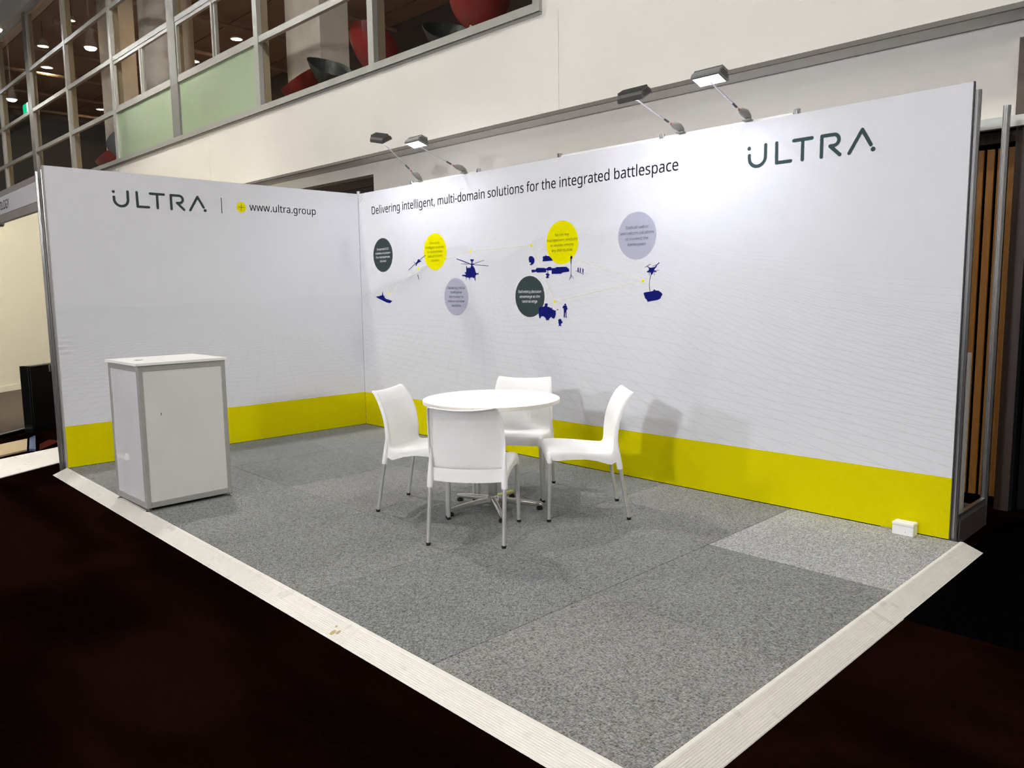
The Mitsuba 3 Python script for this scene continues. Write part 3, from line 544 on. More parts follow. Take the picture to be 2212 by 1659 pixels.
for cx, cz, ink, tink, rows, say in callouts:
    if ink == 'ink_dark': part(wr, 'disc_outline', flat(Point(cx, cz).buffer(.1805, 40).difference(Point(cx, cz).buffer(.1735, 40)), on_right, .0007), 'ink_white')
    d = part(wr, 'callout_disc', flat(Point(cx, cz).buffer(.1745, 40), on_right, .0009), ink, label=f'{say} printed disc reading {" ".join(rows)}')
    n = len(rows); sh = []
    for i, s in enumerate(rows):
        sh.append(affinity.translate(text_shape(s, .0222, align='center', bold=6 if tink != 'ink_black' else 0), cx, cz + ((n - 1) / 2 - i) * .0415 - .010))
    part(d, 'lettering', flat(unary_union(sh), on_right, .0015), tink)
ICONS, NODES = [{"ship":[[[0.274,1.402],[0.302,1.406],[0.352,1.41],[0.36,1.421],[0.373,1.411],[0.387,1.415],[0.39,1.426],[0.396,1.438],[0.401,1.461],[0.407,1.438],[0.408,1.417],[0.426,1.411],[0.441,1.388],[0.46,1.379],[0.57,1.358],[0.532,1.334],[0.471,1.341],[0.4,1.362],[0.334,1.381]]],"unmanned_aircraft":[[[0.87,1.663],[1.005,1.733],[1.0,1.737],[0.865,1.666]],[[1.047,1.753],[1.154,1.799],[1.15,1.803],[1.043,1.757]],[[0.991,1.726],[1.015,1.747],[1.028,1.764],[1.04,1.769],[1.049,1.76],[1.051,1.752],[1.074,1.752],[1.077,1.742],[1.044,1.736],[1.026,1.73],[1.014,1.723],[0.995,1.701],[0.986,1.709],[0.994,1.719]],[[0.958,1.738],[1.013,1.726],[1.015,1.729],[0.96,1.741]]],"falling_parcel":[[[1.013,1.611],[1.022,1.615],[1.029,1.607],[1.024,1.6],[1.038,1.571],[1.028,1.571],[1.02,1.598]]],"helicopter":[[[1.622,1.744],[1.821,1.688],[1.825,1.694],[1.625,1.75]],[[1.843,1.685],[2.064,1.665],[2.064,1.669],[1.843,1.689]],[[1.685,1.697],[1.818,1.69],[1.818,1.693],[1.685,1.701]],[[1.849,1.689],[2.005,1.718],[2.004,1.721],[1.847,1.692]],[[1.817,1.735],[1.859,1.733],[1.864,1.721],[1.849,1.717],[1.844,1.693],[1.868,1.693],[1.868,1.686],[1.845,1.684],[1.84,1.673],[1.832,1.674],[1.823,1.685],[1.808,1.692],[1.83,1.695],[1.831,1.718],[1.817,1.722]],[[1.756,1.679],[1.776,1.655],[1.791,1.658],[1.797,1.667],[1.803,1.652],[1.817,1.66],[1.822,1.673],[1.838,1.679],[1.856,1.671],[1.875,1.648],[1.886,1.619],[1.896,1.605],[1.926,1.608],[1.927,1.588],[1.916,1.599],[1.895,1.593],[1.88,1.579],[1.884,1.538],[1.874,1.54],[1.867,1.57],[1.854,1.56],[1.845,1.572],[1.804,1.568],[1.801,1.545],[1.792,1.568],[1.758,1.572],[1.752,1.543],[1.748,1.576],[1.728,1.583],[1.697,1.585],[1.697,1.597],[1.749,1.596],[1.749,1.606],[1.736,1.61],[1.738,1.619],[1.757,1.622]]],"earpiece":[[[2.569,1.708],[2.574,1.724],[2.592,1.732],[2.616,1.726],[2.635,1.708],[2.637,1.688],[2.627,1.668],[2.605,1.656],[2.576,1.659],[2.596,1.669],[2.599,1.676],[2.58,1.677],[2.572,1.691]]],"patrol_boat":[[[2.733,1.721],[2.761,1.723],[2.766,1.733],[2.775,1.724],[2.807,1.721],[2.834,1.7],[2.848,1.683],[2.798,1.682],[2.73,1.681],[2.736,1.701]]],"satellite":[[[2.648,1.618],[2.667,1.629],[2.746,1.627],[2.774,1.62],[2.771,1.59],[2.666,1.591],[2.647,1.6]],[[2.834,1.621],[2.879,1.623],[2.888,1.629],[2.995,1.628],[3.025,1.609],[3.028,1.589],[2.95,1.582],[2.941,1.574],[2.878,1.574],[2.833,1.575]],[[2.6,1.615],[2.633,1.617],[2.647,1.61],[2.647,1.6],[2.638,1.594],[2.604,1.593]],[[2.771,1.619],[2.797,1.632],[2.825,1.633],[2.834,1.617],[2.833,1.605],[2.778,1.605]],[[2.764,1.577],[2.787,1.583],[2.81,1.572],[2.806,1.562],[2.792,1.559],[2.805,1.546],[2.782,1.541],[2.764,1.548],[2.78,1.56]],[[2.787,1.606],[2.786,1.576],[2.792,1.576],[2.792,1.606]]],"antenna_tripod":[[[3.039,1.702],[3.048,1.714],[3.06,1.71],[3.06,1.691],[3.052,1.688],[3.04,1.69]],[[3.043,1.692],[3.042,1.652],[3.051,1.652],[3.052,1.691]],[[3.045,1.653],[3.043,1.56],[3.047,1.56],[3.048,1.653]],[[3.043,1.566],[3.027,1.521],[3.031,1.521],[3.047,1.566]],[[3.045,1.565],[3.073,1.529],[3.076,1.53],[3.048,1.567]],[[3.044,1.566],[3.044,1.535],[3.047,1.535],[3.048,1.566]]],"marching_figures":[[[3.117,1.608],[3.118,1.617],[3.125,1.616],[3.128,1.607],[3.129,1.599],[3.126,1.597],[3.127,1.582],[3.117,1.582],[3.117,1.599]],[[3.139,1.606],[3.141,1.615],[3.147,1.614],[3.15,1.605],[3.151,1.597],[3.148,1.595],[3.149,1.58],[3.14,1.58],[3.139,1.597]],[[3.168,1.6],[3.169,1.609],[3.176,1.608],[3.179,1.599],[3.18,1.591],[3.177,1.589],[3.178,1.574],[3.168,1.574],[3.168,1.591]],[[3.099,1.592],[3.183,1.559],[3.184,1.562],[3.101,1.595]]],"quadcopter":[[[3.771,1.594],[3.824,1.619],[3.822,1.622],[3.769,1.597]],[[3.84,1.601],[3.883,1.614],[3.882,1.616],[3.839,1.604]],[[3.877,1.608],[3.902,1.626],[3.898,1.63],[3.873,1.612]],[[3.791,1.605],[3.812,1.588],[3.817,1.592],[3.795,1.608]],[[3.804,1.598],[3.822,1.593],[3.843,1.595],[3.861,1.597],[3.875,1.611],[3.88,1.604],[3.861,1.585],[3.854,1.574],[3.876,1.567],[3.872,1.559],[3.851,1.565],[3.84,1.545],[3.828,1.541],[3.824,1.56],[3.797,1.561],[3.789,1.567],[3.806,1.575],[3.811,1.584]],[[3.809,1.564],[3.81,1.537],[3.813,1.537],[3.813,1.563]],[[3.853,1.565],[3.855,1.538],[3.859,1.538],[3.856,1.565]],[[3.851,1.568],[3.901,1.573],[3.9,1.575],[3.851,1.571]]],"armoured_carrier":[[[3.762,1.41],[3.78,1.415],[3.849,1.424],[3.856,1.436],[3.87,1.427],[3.895,1.426],[3.927,1.406],[3.929,1.394],[3.917,1.383],[3.913,1.368],[3.889,1.359],[3.799,1.345],[3.793,1.36],[3.777,1.371],[3.769,1.392]]],"tether":[[[3.826,1.543],[3.819,1.522],[3.823,1.522],[3.83,1.542]],[[3.819,1.522],[3.814,1.499],[3.817,1.498],[3.823,1.522]],[[3.814,1.499],[3.811,1.469],[3.815,1.469],[3.817,1.498]],[[3.811,1.469],[3.814,1.445],[3.818,1.445],[3.815,1.469]],[[3.814,1.445],[3.818,1.421],[3.822,1.422],[3.818,1.446]]],"jeep":[[[2.683,1.295],[2.7,1.304],[2.742,1.305],[2.757,1.319],[2.749,1.328],[2.768,1.334],[2.786,1.33],[2.78,1.305],[2.807,1.302],[2.83,1.286],[2.876,1.272],[2.877,1.246],[2.871,1.226],[2.857,1.206],[2.834,1.212],[2.829,1.222],[2.811,1.215],[2.797,1.195],[2.769,1.192],[2.76,1.211],[2.732,1.227],[2.709,1.224],[2.699,1.207],[2.688,1.21],[2.68,1.244]],[[2.838,1.291],[2.837,1.288],[2.834,1.286],[2.83,1.285],[2.826,1.286],[2.823,1.288],[2.822,1.291],[2.823,1.294],[2.826,1.296],[2.83,1.297],[2.834,1.296],[2.837,1.294]],[[2.905,1.283],[2.904,1.281],[2.902,1.279],[2.899,1.279],[2.897,1.279],[2.895,1.281],[2.894,1.283],[2.895,1.285],[2.897,1.286],[2.899,1.287],[2.902,1.286],[2.904,1.285]],[[2.877,1.27],[2.898,1.281],[2.896,1.283],[2.875,1.272]]],"standing_soldier":[[[2.992,1.325],[2.991,1.321],[2.987,1.318],[2.982,1.317],[2.977,1.318],[2.973,1.321],[2.971,1.324],[2.973,1.328],[2.977,1.331],[2.982,1.332],[2.987,1.331],[2.991,1.328]],[[2.966,1.316],[2.997,1.316],[3.003,1.293],[3.014,1.288],[3.001,1.286],[2.994,1.27],[2.994,1.227],[2.999,1.215],[2.987,1.217],[2.985,1.26],[2.98,1.26],[2.976,1.22],[2.965,1.214],[2.967,1.27],[2.964,1.293],[2.951,1.296],[2.957,1.309]]],"operator_seat":[[[2.904,1.2],[2.925,1.207],[2.938,1.2],[2.94,1.187],[2.951,1.184],[2.949,1.174],[2.933,1.167],[2.931,1.157],[2.939,1.144],[2.922,1.15],[2.9,1.145],[2.915,1.156],[2.906,1.17]]]},[[0.509,1.433],[1.033,1.676],[1.819,1.807],[2.601,1.818],[2.867,1.347],[3.756,1.5]]]
icon_say = {'ship': 'navy silhouette of a warship', 'unmanned_aircraft': 'navy silhouette of an unmanned aircraft beside the yellow disc', 'falling_parcel': 'tiny navy silhouette below the aircraft', 'helicopter': 'navy silhouette of a helicopter with long rotor blades',
            'earpiece': 'navy silhouette of an earpiece', 'patrol_boat': 'navy silhouette tucked behind the yellow disc', 'satellite': 'navy silhouette of a satellite with two wide panels', 'antenna_tripod': 'navy silhouette of an antenna on a tripod',
            'marching_figures': 'three small navy figures on a sloping line', 'quadcopter': 'navy silhouette of a quadcopter', 'armoured_carrier': 'navy silhouette of an armoured carrier', 'tether': 'thin dark tether line below the quadcopter',
            'jeep': 'navy silhouette of a jeep with a gun mount', 'standing_soldier': 'navy silhouette of a standing figure', 'operator_seat': 'navy silhouette of a small seat shaped machine'}
link = unary_union([LineString([NODES[a], NODES[b]]).buffer(.0022) for a, b in ((0, 1), (1, 2), (2, 3), (3, 4), (3, 5), (4, 5))])
part(wr, 'link_line', flat(link, on_right, .0006), 'ink_pale_yellow', label='thin pale yellow lines linking the printed nodes')
for x, z in NODES:
    nd = part(wr, 'node_halo', flat(Point(x, z).buffer(.021, 14), on_right, .0008), diffuse((.78, .77, .62)))
    part(nd, 'node_dot', flat(Point(x, z).buffer(.0105, 12), on_right, .0012), 'ink_yellow')
for name, polys in ICONS.items():
    sh = unary_union([Polygon(p).buffer(0) for p in polys])
    part(wr, name + '_silhouette', flat(sh, on_right, .0018), 'ink_navy' if name != 'tether' else 'ink_black', label=icon_say[name])

# ------------------------------------------------------------------ frame behind the right end of the long wall
t = thing('storage_frame', 'tall open aluminium frame of two grooved posts behind the right end of the wall', 'frame')
part(t, 'post', post(5.896, .041, -.038, 2.462), 'aluminium')
part(t, 'post', post(5.900, .594, -.038, 2.466), 'aluminium')
kb = part(t, 'low_beam', beam((5.897, .063), (5.902, .572), .10, .135), 'aluminium')
part(t, 'kick_panel', bx(5.912, 5.920, .07, .57, -.036, .10), 'kick_brown', label='brown kick board')
part(t, 'back_beam', beam((5.88, .594), (5.2, .594), .045, .075), 'aluminium_dull')
t = thing('leaning_board', 'narrow white board standing behind the right end of the wall', 'board')
part(t, 'board', cham(5.44, 5.797, .540, .553, -.036, 1.025, .002), 'white_laminate')
part(t, 'edge_strip', bx(5.7971, 5.802, .539, .554, -.036, 1.025), 'edge_band')

# ------------------------------------------------------------------ chairs and table
def chair_shell():
    # profile (x, z, half width, side depth, rear dish) from the bottom of the front skirt over the seat to the top of the back
    K = np.array([(.262, .383, .214, .018, 0), (.264, .405, .214, .020, 0), (.263, .425, .2135, .024, 0), (.257, .438, .213, .034, 0), (.240, .444, .212, .054, 0), (.205, .4455, .211, .062, 0), (.165, .445, .2105, .057, .003),
                  (.10, .4415, .210, .050, .008), (.02, .434, .209, .043, .011), (-.05, .427, .208, .047, .012), (-.10, .422, .207, .058, .012), (-.128, .4215, .206, .070, .012), (-.143, .427, .206, .060, .014), (-.150, .442, .206, .036, .018),
                  (-.1525, .47, .207, .028, .024), (-.154, .52, .209, .024, .030), (-.160, .57, .210, .021, .032), (-.169, .62, .209, .020, .032), (-.184, .67, .2065, .020, .031), (-.205, .72, .202, .019, .030), (-.232, .765, .196, .017, .028), (-.249, .786, .192, .015, .026), (-.262, .797, .189, .012, .025), (-.270, .799, .1885, .009, .024), (-.277, .796, .188, .006, .023)])
    d = np.concatenate([[0], np.cumsum(np.linalg.norm(np.diff(K[:, :2], axis=0), axis=1))])
    s = np.unique(np.concatenate([np.linspace(0, d[-1], 70), d]))
    C = np.stack([np.interp(s, d, K[:, c]) for c in range(5)], 1)
    for c in range(5):                               # light smoothing of the interpolated rows
        C[1:-1, c] = .25 * C[:-2, c] + .5 * C[1:-1, c] + .25 * C[2:, c]
    tx, tz = np.gradient(C[:, 0], s), np.gradient(C[:, 1], s)
    L = np.hypot(tx, tz); tx, tz = tx / L, tz / L
    nx, nzv = -tz, tx                                # away from the sitter
    us = np.concatenate([np.linspace(-1, -.93, 4), np.linspace(-.85, .85, 15), np.linspace(.93, 1, 4)])
    rows = []
    for i in range(len(s)):
        x, z, hw, dep, dish = C[i]
        P = []
        for sg in (-1, 1):
            fl = [(x + nx[i] * dep * q, sg * (hw + .006 * (1 - (1 - q) ** 3) + .004), z + nzv[i] * dep * q) for q in (1.0, .7, .4, .16)]
            fl = fl if sg == -1 else fl[::-1]
            if sg == -1: P += fl
            else: tail = fl
        for u in us:
            rnd = .006 * max(0, (abs(u) - .93) / .07) ** 2
            di = dish * (1 - u * u) + rnd
            top = 0.015 * (1 - u * u) * np.clip((z - .72) / .07, 0, 1)
            bk = float(np.clip((z - .46) / .10, 0, 1))           # on the back the dish is straight to the rear
            P.append((x + (nx[i] * (1 - bk) - bk) * di, u * hw, z + nzv[i] * (1 - bk) * di - top))
        P += tail
        rows.append(P)
    sheet = solid_grid(np.array(rows), .0045)
    more = []
    for sg in (-1, 1):
        more.append(hull_spheres([(-.190, sg * .2165, .338, .0185), (-.187, sg * .2165, .36, .0185), (-.166, sg * .2155, .50, .009), (-.163, sg * .214, .555, .005)]))
        more.append(hull_spheres([(.247, sg * .216, .384, .0175), (.246, sg * .2155, .40, .0175), (.238, sg * .209, .436, .010)]))
        more.append(tube((-.1905, sg * .2168, .326), (-.190, sg * .2165, .338), .0185, n=18)); more.append(tube((.2475, sg * .2163, .372), (.247, sg * .216, .386), .0175, n=18))
    U, V = np.meshgrid(np.linspace(-1, 1, 17), np.linspace(0, 1, 6), indexing='ij')
    P = np.stack([-.166 - .020 * (1 - U ** 2) - .012 * (1 - V) , U * .204, .362 - .006 * (1 - U ** 2) + V * .075], 2)
    more.append(solid_grid(P, .004))                 # skirt below the backrest
    return cat(sheet, *more)
SHELL = mikit.ply(chair_shell(), 'white_plastic', 42)
def leg_set():
    out = []
    for sg in (-1, 1):
        out.append((( -.1905, sg * .2168, .345), (-.249, sg * .2195, .010)))
        out.append(((.2475, sg * .2163, .39), (.2555, sg * .2255, .010)))
    return out
LEGS = [(mikit.ply(tube(a, b, .0125, .0118, 18), 'leg_alu', 40), mikit.ply(hull_spheres([(b[0], b[1], .0085, .0085)], 2) if False else tube((b[0], b[1], 0.0), (b[0], b[1], .016), .0122, .0138, 18), 'rubber', 40)) for a, b in leg_set()]
def chair(x, y, ang, label):
    t = thing('chair', label, 'chair', 'white plastic chairs around the table')
    M = T().translate([x, y, 0]).rotate([0, 0, 1], math.degrees(ang))
    part(t, 'seat_shell', {**SHELL, 'to_world': M}, None, label='white moulded seat and back shell')
    for leg, foot in LEGS:
        l = part(t, 'leg', {**leg, 'to_world': M}, None)
        part(l, 'foot_cap', {**foot, 'to_world': M}, None)
CH = [((3.987 + 3.687) / 2, (-1.972 - 1.562) / 2, math.radians(126.5), 'white plastic chair nearest the camera, its back turned to us'),
      (3.148, -1.595, math.radians(26.6), 'white plastic chair on the left of the table, facing right'),
      (4.004, -.956, math.radians(228.0), 'white plastic chair on the right of the table, seen in profile'),
      (3.303, -.880, math.radians(-57.0), 'white plastic chair behind the table, facing the camera')]
for c in CH: chair(*c)

TX, TY = 3.541, -1.346
t = thing('table', 'round white table on a chrome five-arm pedestal base', 'table')
R = .446
part(t, 'tabletop', move(lathe([(0, .7205), (R - .004, .7205), (R - .002, .722), (R - .002, .7225)], 96), TX, TY), 'white_laminate')
part(t, 'tabletop_surface', move(lathe([(R - .0015, .7425), (R - .002, .7445), (R - .004, .7455), (0, .7455)], 96), TX, TY), 'white_laminate', smooth=30)
ring = lathe([(R - .003, .7215), (R, .7225), (R, .7435), (R - .003, .7445)], 96)
part(t, 'edge_band', move(ring, TX, TY), 'edge_band', smooth=30, label='off-white edge band')
a = math.atan2(CAM[1] - TY, CAM[0] - TX) - math.radians(14)
part(t, 'edge_seam', move(bx(R - .001, R + .0004, -.0008, .0008, .7225, .7435), TX, TY, 0, a), 'brown_grey')
part(t, 'top_plate', move(lathe([(0, .700), (.11, .706), (.12, .7204), (0, .7204)], 32), TX, TY), 'lamp_dark')
part(t, 'column', move(lathe([(0, .05), (.031, .05), (.031, .704), (0, .704)], 32), TX - .015, TY + .010), 'chrome', smooth=40)
hub = lathe([(0, .040), (.040, .042), (.052, .055), (.050, .072), (.040, .088), (.034, .094), (0, .094)], 32)
BX, BY = TX - .015, TY + .010
part(t, 'hub', move(hub, BX, BY), 'chrome', smooth=40)
for i in range(5):
    an = math.radians(40 + 72 * i)
    secs = []
    for r, w, z0, z1 in ((.030, .026, .048, .088), (.10, .023, .044, .080), (.20, .020, .037, .068), (.29, .0185, .028, .056), (.325, .0165, .026, .050), (.336, .011, .029, .045)):
        secs.append([(r, y, z) for y, z in ((-w, z0 + .004), (-w * .8, z0), (w * .8, z0), (w, z0 + .004), (w * .86, z1 - .009), (w * .5, z1 - .002), (0, z1), (-w * .5, z1 - .002), (-w * .86, z1 - .009))])
    P = np.array(secs); n = P.shape[1]
    q = []
    for i_ in range(len(P) - 1):
        for j in range(n):
            q.append((i_ * n + j, i_ * n + (j + 1) % n, (i_ + 1) * n + (j + 1) % n, (i_ + 1) * n + j))
    q = np.array(q); f = [*np.vstack([q[:, [0, 1, 2]], q[:, [0, 2, 3]]])]
    for b in (0, (len(P) - 1) * n): f += [(b, b + j, b + j + 1) for j in range(1, n - 1)]
    m = trimesh.Trimesh(P.reshape(-1, 3), f, process=True); trimesh.repair.fix_normals(m)
    arm = part(t, 'base_arm', move(m, BX, BY, 0, an), 'chrome', smooth=45)
    gl = lathe([(0, 0), (.019, 0), (.021, .004), (.021, .018), (.012, .022), (.012, .034), (0, .034)], 20)
    part(arm, 'glide', move(gl, BX + .312 * math.cos(an), BY + .312 * math.sin(an)), 'rubber', smooth=40)

# ------------------------------------------------------------------ counter
t = thing('counter', 'white counter with grey metal frame on the front left of the stand', 'counter')
cx, cy, ca, cw, cd, chh = 1.6239, -2.694, .0224, .5597, .5937, .9817
def cp(name, m, b, smooth=False, **k): return part(k.pop('parent', t), name, move(m, cx, cy, 0, ca), b, smooth, **k)
W2, D2, o = cw / 2, cd / 2, .013
top = Polygon([(-W2 - o, -D2 - o), (W2 + o, -D2 - o), (W2 + o, D2 + o), (-W2 - o, D2 + o)]).difference(Point(-.005, -.185).buffer(.028, 20))
top_m = extrude(top, .017); top_m.apply_translation((0, 0, chh))
tk = cp('top', top_m, 'white_laminate', label='white counter top with a cable hole')
hole = lathe([(.0255, chh - .02), (.028, chh - .02), (.028, chh + .0175), (.0255, chh + .0175)], 32)
gm = cp('grommet', move(hole, -.005, -.185), 'lamp_grey', parent=tk)
cp('hole_floor', move(lathe([(0, chh - .02), (.0255, chh - .02), (.0255, chh - .019), (0, chh - .019)], 32), -.005, -.185), 'black_hole', parent=tk)
pw = .031
for sx in (-1, 1):
    for sy in (-1, 1):
        x0, x1 = sorted((sx * W2, sx * (W2 - pw))); y0, y1 = sorted((sy * D2, sy * (D2 - pw)))
        cp('upright', cham(x0, x1, y0, y1, .022, chh - .0005, .0025), 'frame_grey')
        ft = cp('foot', move(lathe([(0, 0.0), (.017, 0.0), (.019, .004), (.014, .008), (.006, .010), (.006, .022), (0, .022)], 20), sx * (W2 - .014), sy * (D2 - .014)), 'chrome', smooth=40)
for z0, z1 in ((.023, .062), (chh - .040, chh - .001)):
    for sx in (-1, 1):
        x0, x1 = sorted((sx * W2, sx * (W2 - pw))); cp('rail', cham(x0, x1, -D2 + pw, D2 - pw, z0, z1, .002), 'frame_grey')
    for sy in (-1, 1):
        y0, y1 = sorted((sy * D2, sy * (D2 - pw))); cp('rail', cham(-W2 + pw, W2 - pw, y0, y1, z0, z1, .002), 'frame_grey')
ez = .0045
pr = cp('side_panel', bx(W2 - ez - .004, W2 - ez, -D2 + pw, D2 - pw, .062, chh - .04), 'panel_white', label='matt white panel')
cp('scratch', bx(W2 - ez, W2 - ez + .0004, -.165, -.160, .640, .658), 'scratch', parent=pr)
cp('side_panel', bx(-W2 + ez, -W2 + ez + .004, -D2 + pw, D2 - pw, .062, chh - .04), 'panel_white')
cp('side_panel', bx(-W2 + pw, W2 - pw, D2 - ez - .004, D2 - ez, .062, chh - .04), 'panel_white')
# the left front panel is a thin glossy sheet, a little wavy
U, V = np.meshgrid(np.linspace(-W2 + pw, W2 - pw, 40), np.linspace(.062, chh - .04, 70), indexing='ij')
wav = .0016 * np.sin(V * 14 + U * 6) + .0012 * np.sin(U * 22 - V * 7) + .0022 * (meshkit.fbm(np.stack([U * 6, V * 6, U * 0], -1), 3, 5) - .5)
cp('gloss_panel', grid_mesh(np.stack([U, -D2 + .006 + wav, V], 2)), 'panel_gloss', smooth=True, label='glossy pale mauve sheet panel')

# ------------------------------------------------------------------ small white box on the floor by the wall
t = thing('junction_box', 'small white electrical box on the carpet against the yellow band', 'electrical box')
part(t, 'body', cham(5.612, 5.728, -.094, -.026, 0.0, .056, .003), 'white_plastic')
part(t, 'lid', cham(5.610, 5.730, -.096, -.024, .0575, .076, .004), 'white_plastic')
part(t, 'cable', polytube([(5.612, -.030, .008), (5.57, -.016, .005), (5.52, -.010, .004)], .0026), 'frame_grey', label='thin grey cable')
part(t, 'screw', tube((5.685, -.0945, .022), (5.685, -.0925, .022), .002), 'lamp_grey')

# ------------------------------------------------------------------ arm lamps clamped on the long wall
def lamp(xb, head, tilt, label, dark, yaw=0.0):
    t = thing('arm_lamp', label, 'lamp', 'arm lamps above the long back wall')
    B = np.array([xb, .030, 2.528]); Hd = np.array(head, float)
    d = Hd - B; L = np.linalg.norm(d); d /= L
    part(t, 'clamp', cat(cham(xb - .028, xb + .028, -.012, .070, 2.5155, 2.523, .001), cham(xb - .028, xb + .028, -.012, -.0035, 2.47, 2.5155, .001) if False else None, cham(xb - .02, xb + .02, .060, .070, 2.44, 2.52, .001), cham(xb - .012, xb + .012, .0, .045, 2.523, 2.534, .001)), 'clamp_grey')
    part(t, 'joint_housing', hull_spheres([(*(B + d * .010 + [0, 0, .010]), .020), (*(B + d * .05 + [0, 0, .014]), .027), (*(B + d * .09 + [0, 0, .008]), .023), (*(B + d * .128), .011)]), 'clamp_grey', smooth=60)
    part(t, 'red_ring', tube(B + d * .128, B + d * .150, .0072, .0068), 'red_plastic')
    part(t, 'arm', tube(B + d * .14, Hd - d * .012, .0058), 'aluminium', smooth=40)
    part(t, 'sleeve', tube(B + d * .17, B + d * .225, .0070), 'lamp_dark', smooth=40)
    # head: local a along x, b = depth, c = up (away from the light)
    ax = np.array([math.cos(yaw), 0, math.sin(yaw)])               # long axis of the head
    n = np.array([math.sin(yaw) * math.cos(tilt), math.sin(tilt), -math.cos(yaw) * math.cos(tilt)])   # direction of the light
    up = -n; bb = np.cross(up, ax)                               # depth axis
    prof = Polygon([(-.056, 0), (.056, 0), (.058, .010), (.052, .030), (.034, .047), (.034, .053), (-.034, .053), (-.034, .047), (-.052, .030), (-.058, .010)])
    body = extrude(prof, .196)                                   # (b, c, a)
    part(t, 'head', map_axes(body, bb, up, ax, Hd + up * .004 - ax * .098), 'lamp_dark' if dark else 'lamp_grey')
    fins = [extrude(sbox(-.030 + i * .012 - .0014, .053, -.030 + i * .012 + .0014, .061), .196) for i in range(6)]
    part(t, 'cooling_fins', map_axes(cat(*fins), bb, up, ax, Hd + up * .004 - ax * .098), 'lamp_dark')
    hol = [extrude(Point(x, y).buffer(.0042, 3), .0012) for y in (.014, .026, .038) for x in np.arange(-.036 + (y > .03) * .012, .037 - (y > .03) * .012, .012)]
    for sgn in (-1, 1):
        part(t, 'end_grille', map_axes(cat(*hol), bb, up, ax * sgn, Hd + up * .004 + ax * sgn * .098), 'black_hole')
    q = trimesh.Trimesh([(-.088, -.046, 0), (.088, -.046, 0), (.088, .046, 0), (-.088, .046, 0)], [(0, 1, 2), (0, 2, 3)], process=False)
    P = np.array([Hd + ax * a_ + bb * b_ + n * .0 for a_, b_ in ((-.088, -.046), (.088, -.046), (.088, .046), (-.088, .046))])
    m = trimesh.Trimesh(P, [(0, 1, 2), (0, 2, 3)], process=False)
    if m.face_normals[0] @ n < 0: m.invert()
    part(t, 'led_panel', m, 'ink_white', label='lit LED panel', emitter={'type': 'area', 'radiance': rgb([LED_POWER * c for c in LED_TINT])})
lamp(1.066, (1.085, -.43, 2.842), .52, 'arm lamp with dark head turned to the wall, leftmost of the four', True, -.22)
lamp(1.735, (1.705, -.50, 2.712), -.30, 'arm lamp with glowing face towards us, above the words multi-domain', False)
lamp(4.062, (4.050, -.50, 2.668), .52, 'arm lamp with dark head turned to the wall, above the word integrated', True)
lamp(4.572, (4.575, -.46, 2.685), -.30, 'arm lamp with glowing face towards us, nearest the big wordmark', False)

# ------------------------------------------------------------------ the building behind: local u along the wall, v into the building
BA = math.atan(.02); BU = np.array([math.cos(BA), math.sin(BA), 0]); BV = np.array([-math.sin(BA), math.cos(BA), 0]); BO = np.array([0, .637, 0])
def bl(m): return map_axes(m, BU, BV, np.array([0, 0, 1.0]), BO)
def bb_(u0, u1, v0, v1, z0, z1): return bl(bx(u0, u1, v0, v1, z0, z1))
def bpt(u, v, z): return BO + BU * u + BV * v + np.array([0, 0, z])
UL, UR = -26.0, 29.0
SOF, SILL0, SILL1 = 3.045, 3.958, 4.07
wb = struct('wall_back', 'cream painted building wall with an overhanging upper part behind the stand')
upper = [(UL, -14.0), (-13.997, -4.962), (-4.956, 2.30), (2.304, UR)]
for u0, u1 in upper:
    part(wb, 'upper_panel', bb_(u0, u1, 0, .25, SOF + .03, SILL0), 'building_paint')
part(wb, 'right_parapet', bb_(2.10, UR, .004, .25, SILL0, 11.6), 'building_paint')
part(wb, 'drip_trim', bb_(UL, UR, -.006, .02, SOF, SOF + .032), 'bronze_trim', label='thin bronze drip trim')
part(wb, 'soffit', bb_(UL, UR, .02, .25, SOF + .002, SOF + .03), 'soffit_paint', label='shaded grey soffit')
ZH = 2.405
wc = struct('wall_lower', 'cream painted lower building wall under the overhang')
tr = struct('trim_2', 'cream painted wall strip above the slatted screen')
part(wc, 'lower_panel', bb_(-.965, 4.55, .25, .42, ZH + .068, SOF + .0), 'building_paint')
whole(tr, bb_(4.55, UR, .25, .42, ZH + .068, SOF + .0), 'building_paint')
part(wc, 'lower_panel', bb_(-.965, 4.55, .25, .42, -.04, ZH + .068), 'building_paint')
part(wc, 'lower_panel', bb_(-5.4, -.965, .25, .42, 2.905, SOF), 'building_paint')
part(wc, 'lower_panel', bb_(UL, -5.4, .25, .42, -.04, SOF), 'building_paint')
d1 = struct('door_1', 'dark recessed doorway with brown frame in the building wall behind the corner')
part(d1, 'frame', cat(bb_(-5.4, -.965, .40, .46, 2.80, 2.905)), 'dark_wood')
for u0, u1 in ((-5.4, -3.76), (-3.75, -1.868), (-1.858, -.965)):
    part(d1, 'leaf', bb_(u0, u1, .42, .46, -.04, 2.80), 'door_dark')
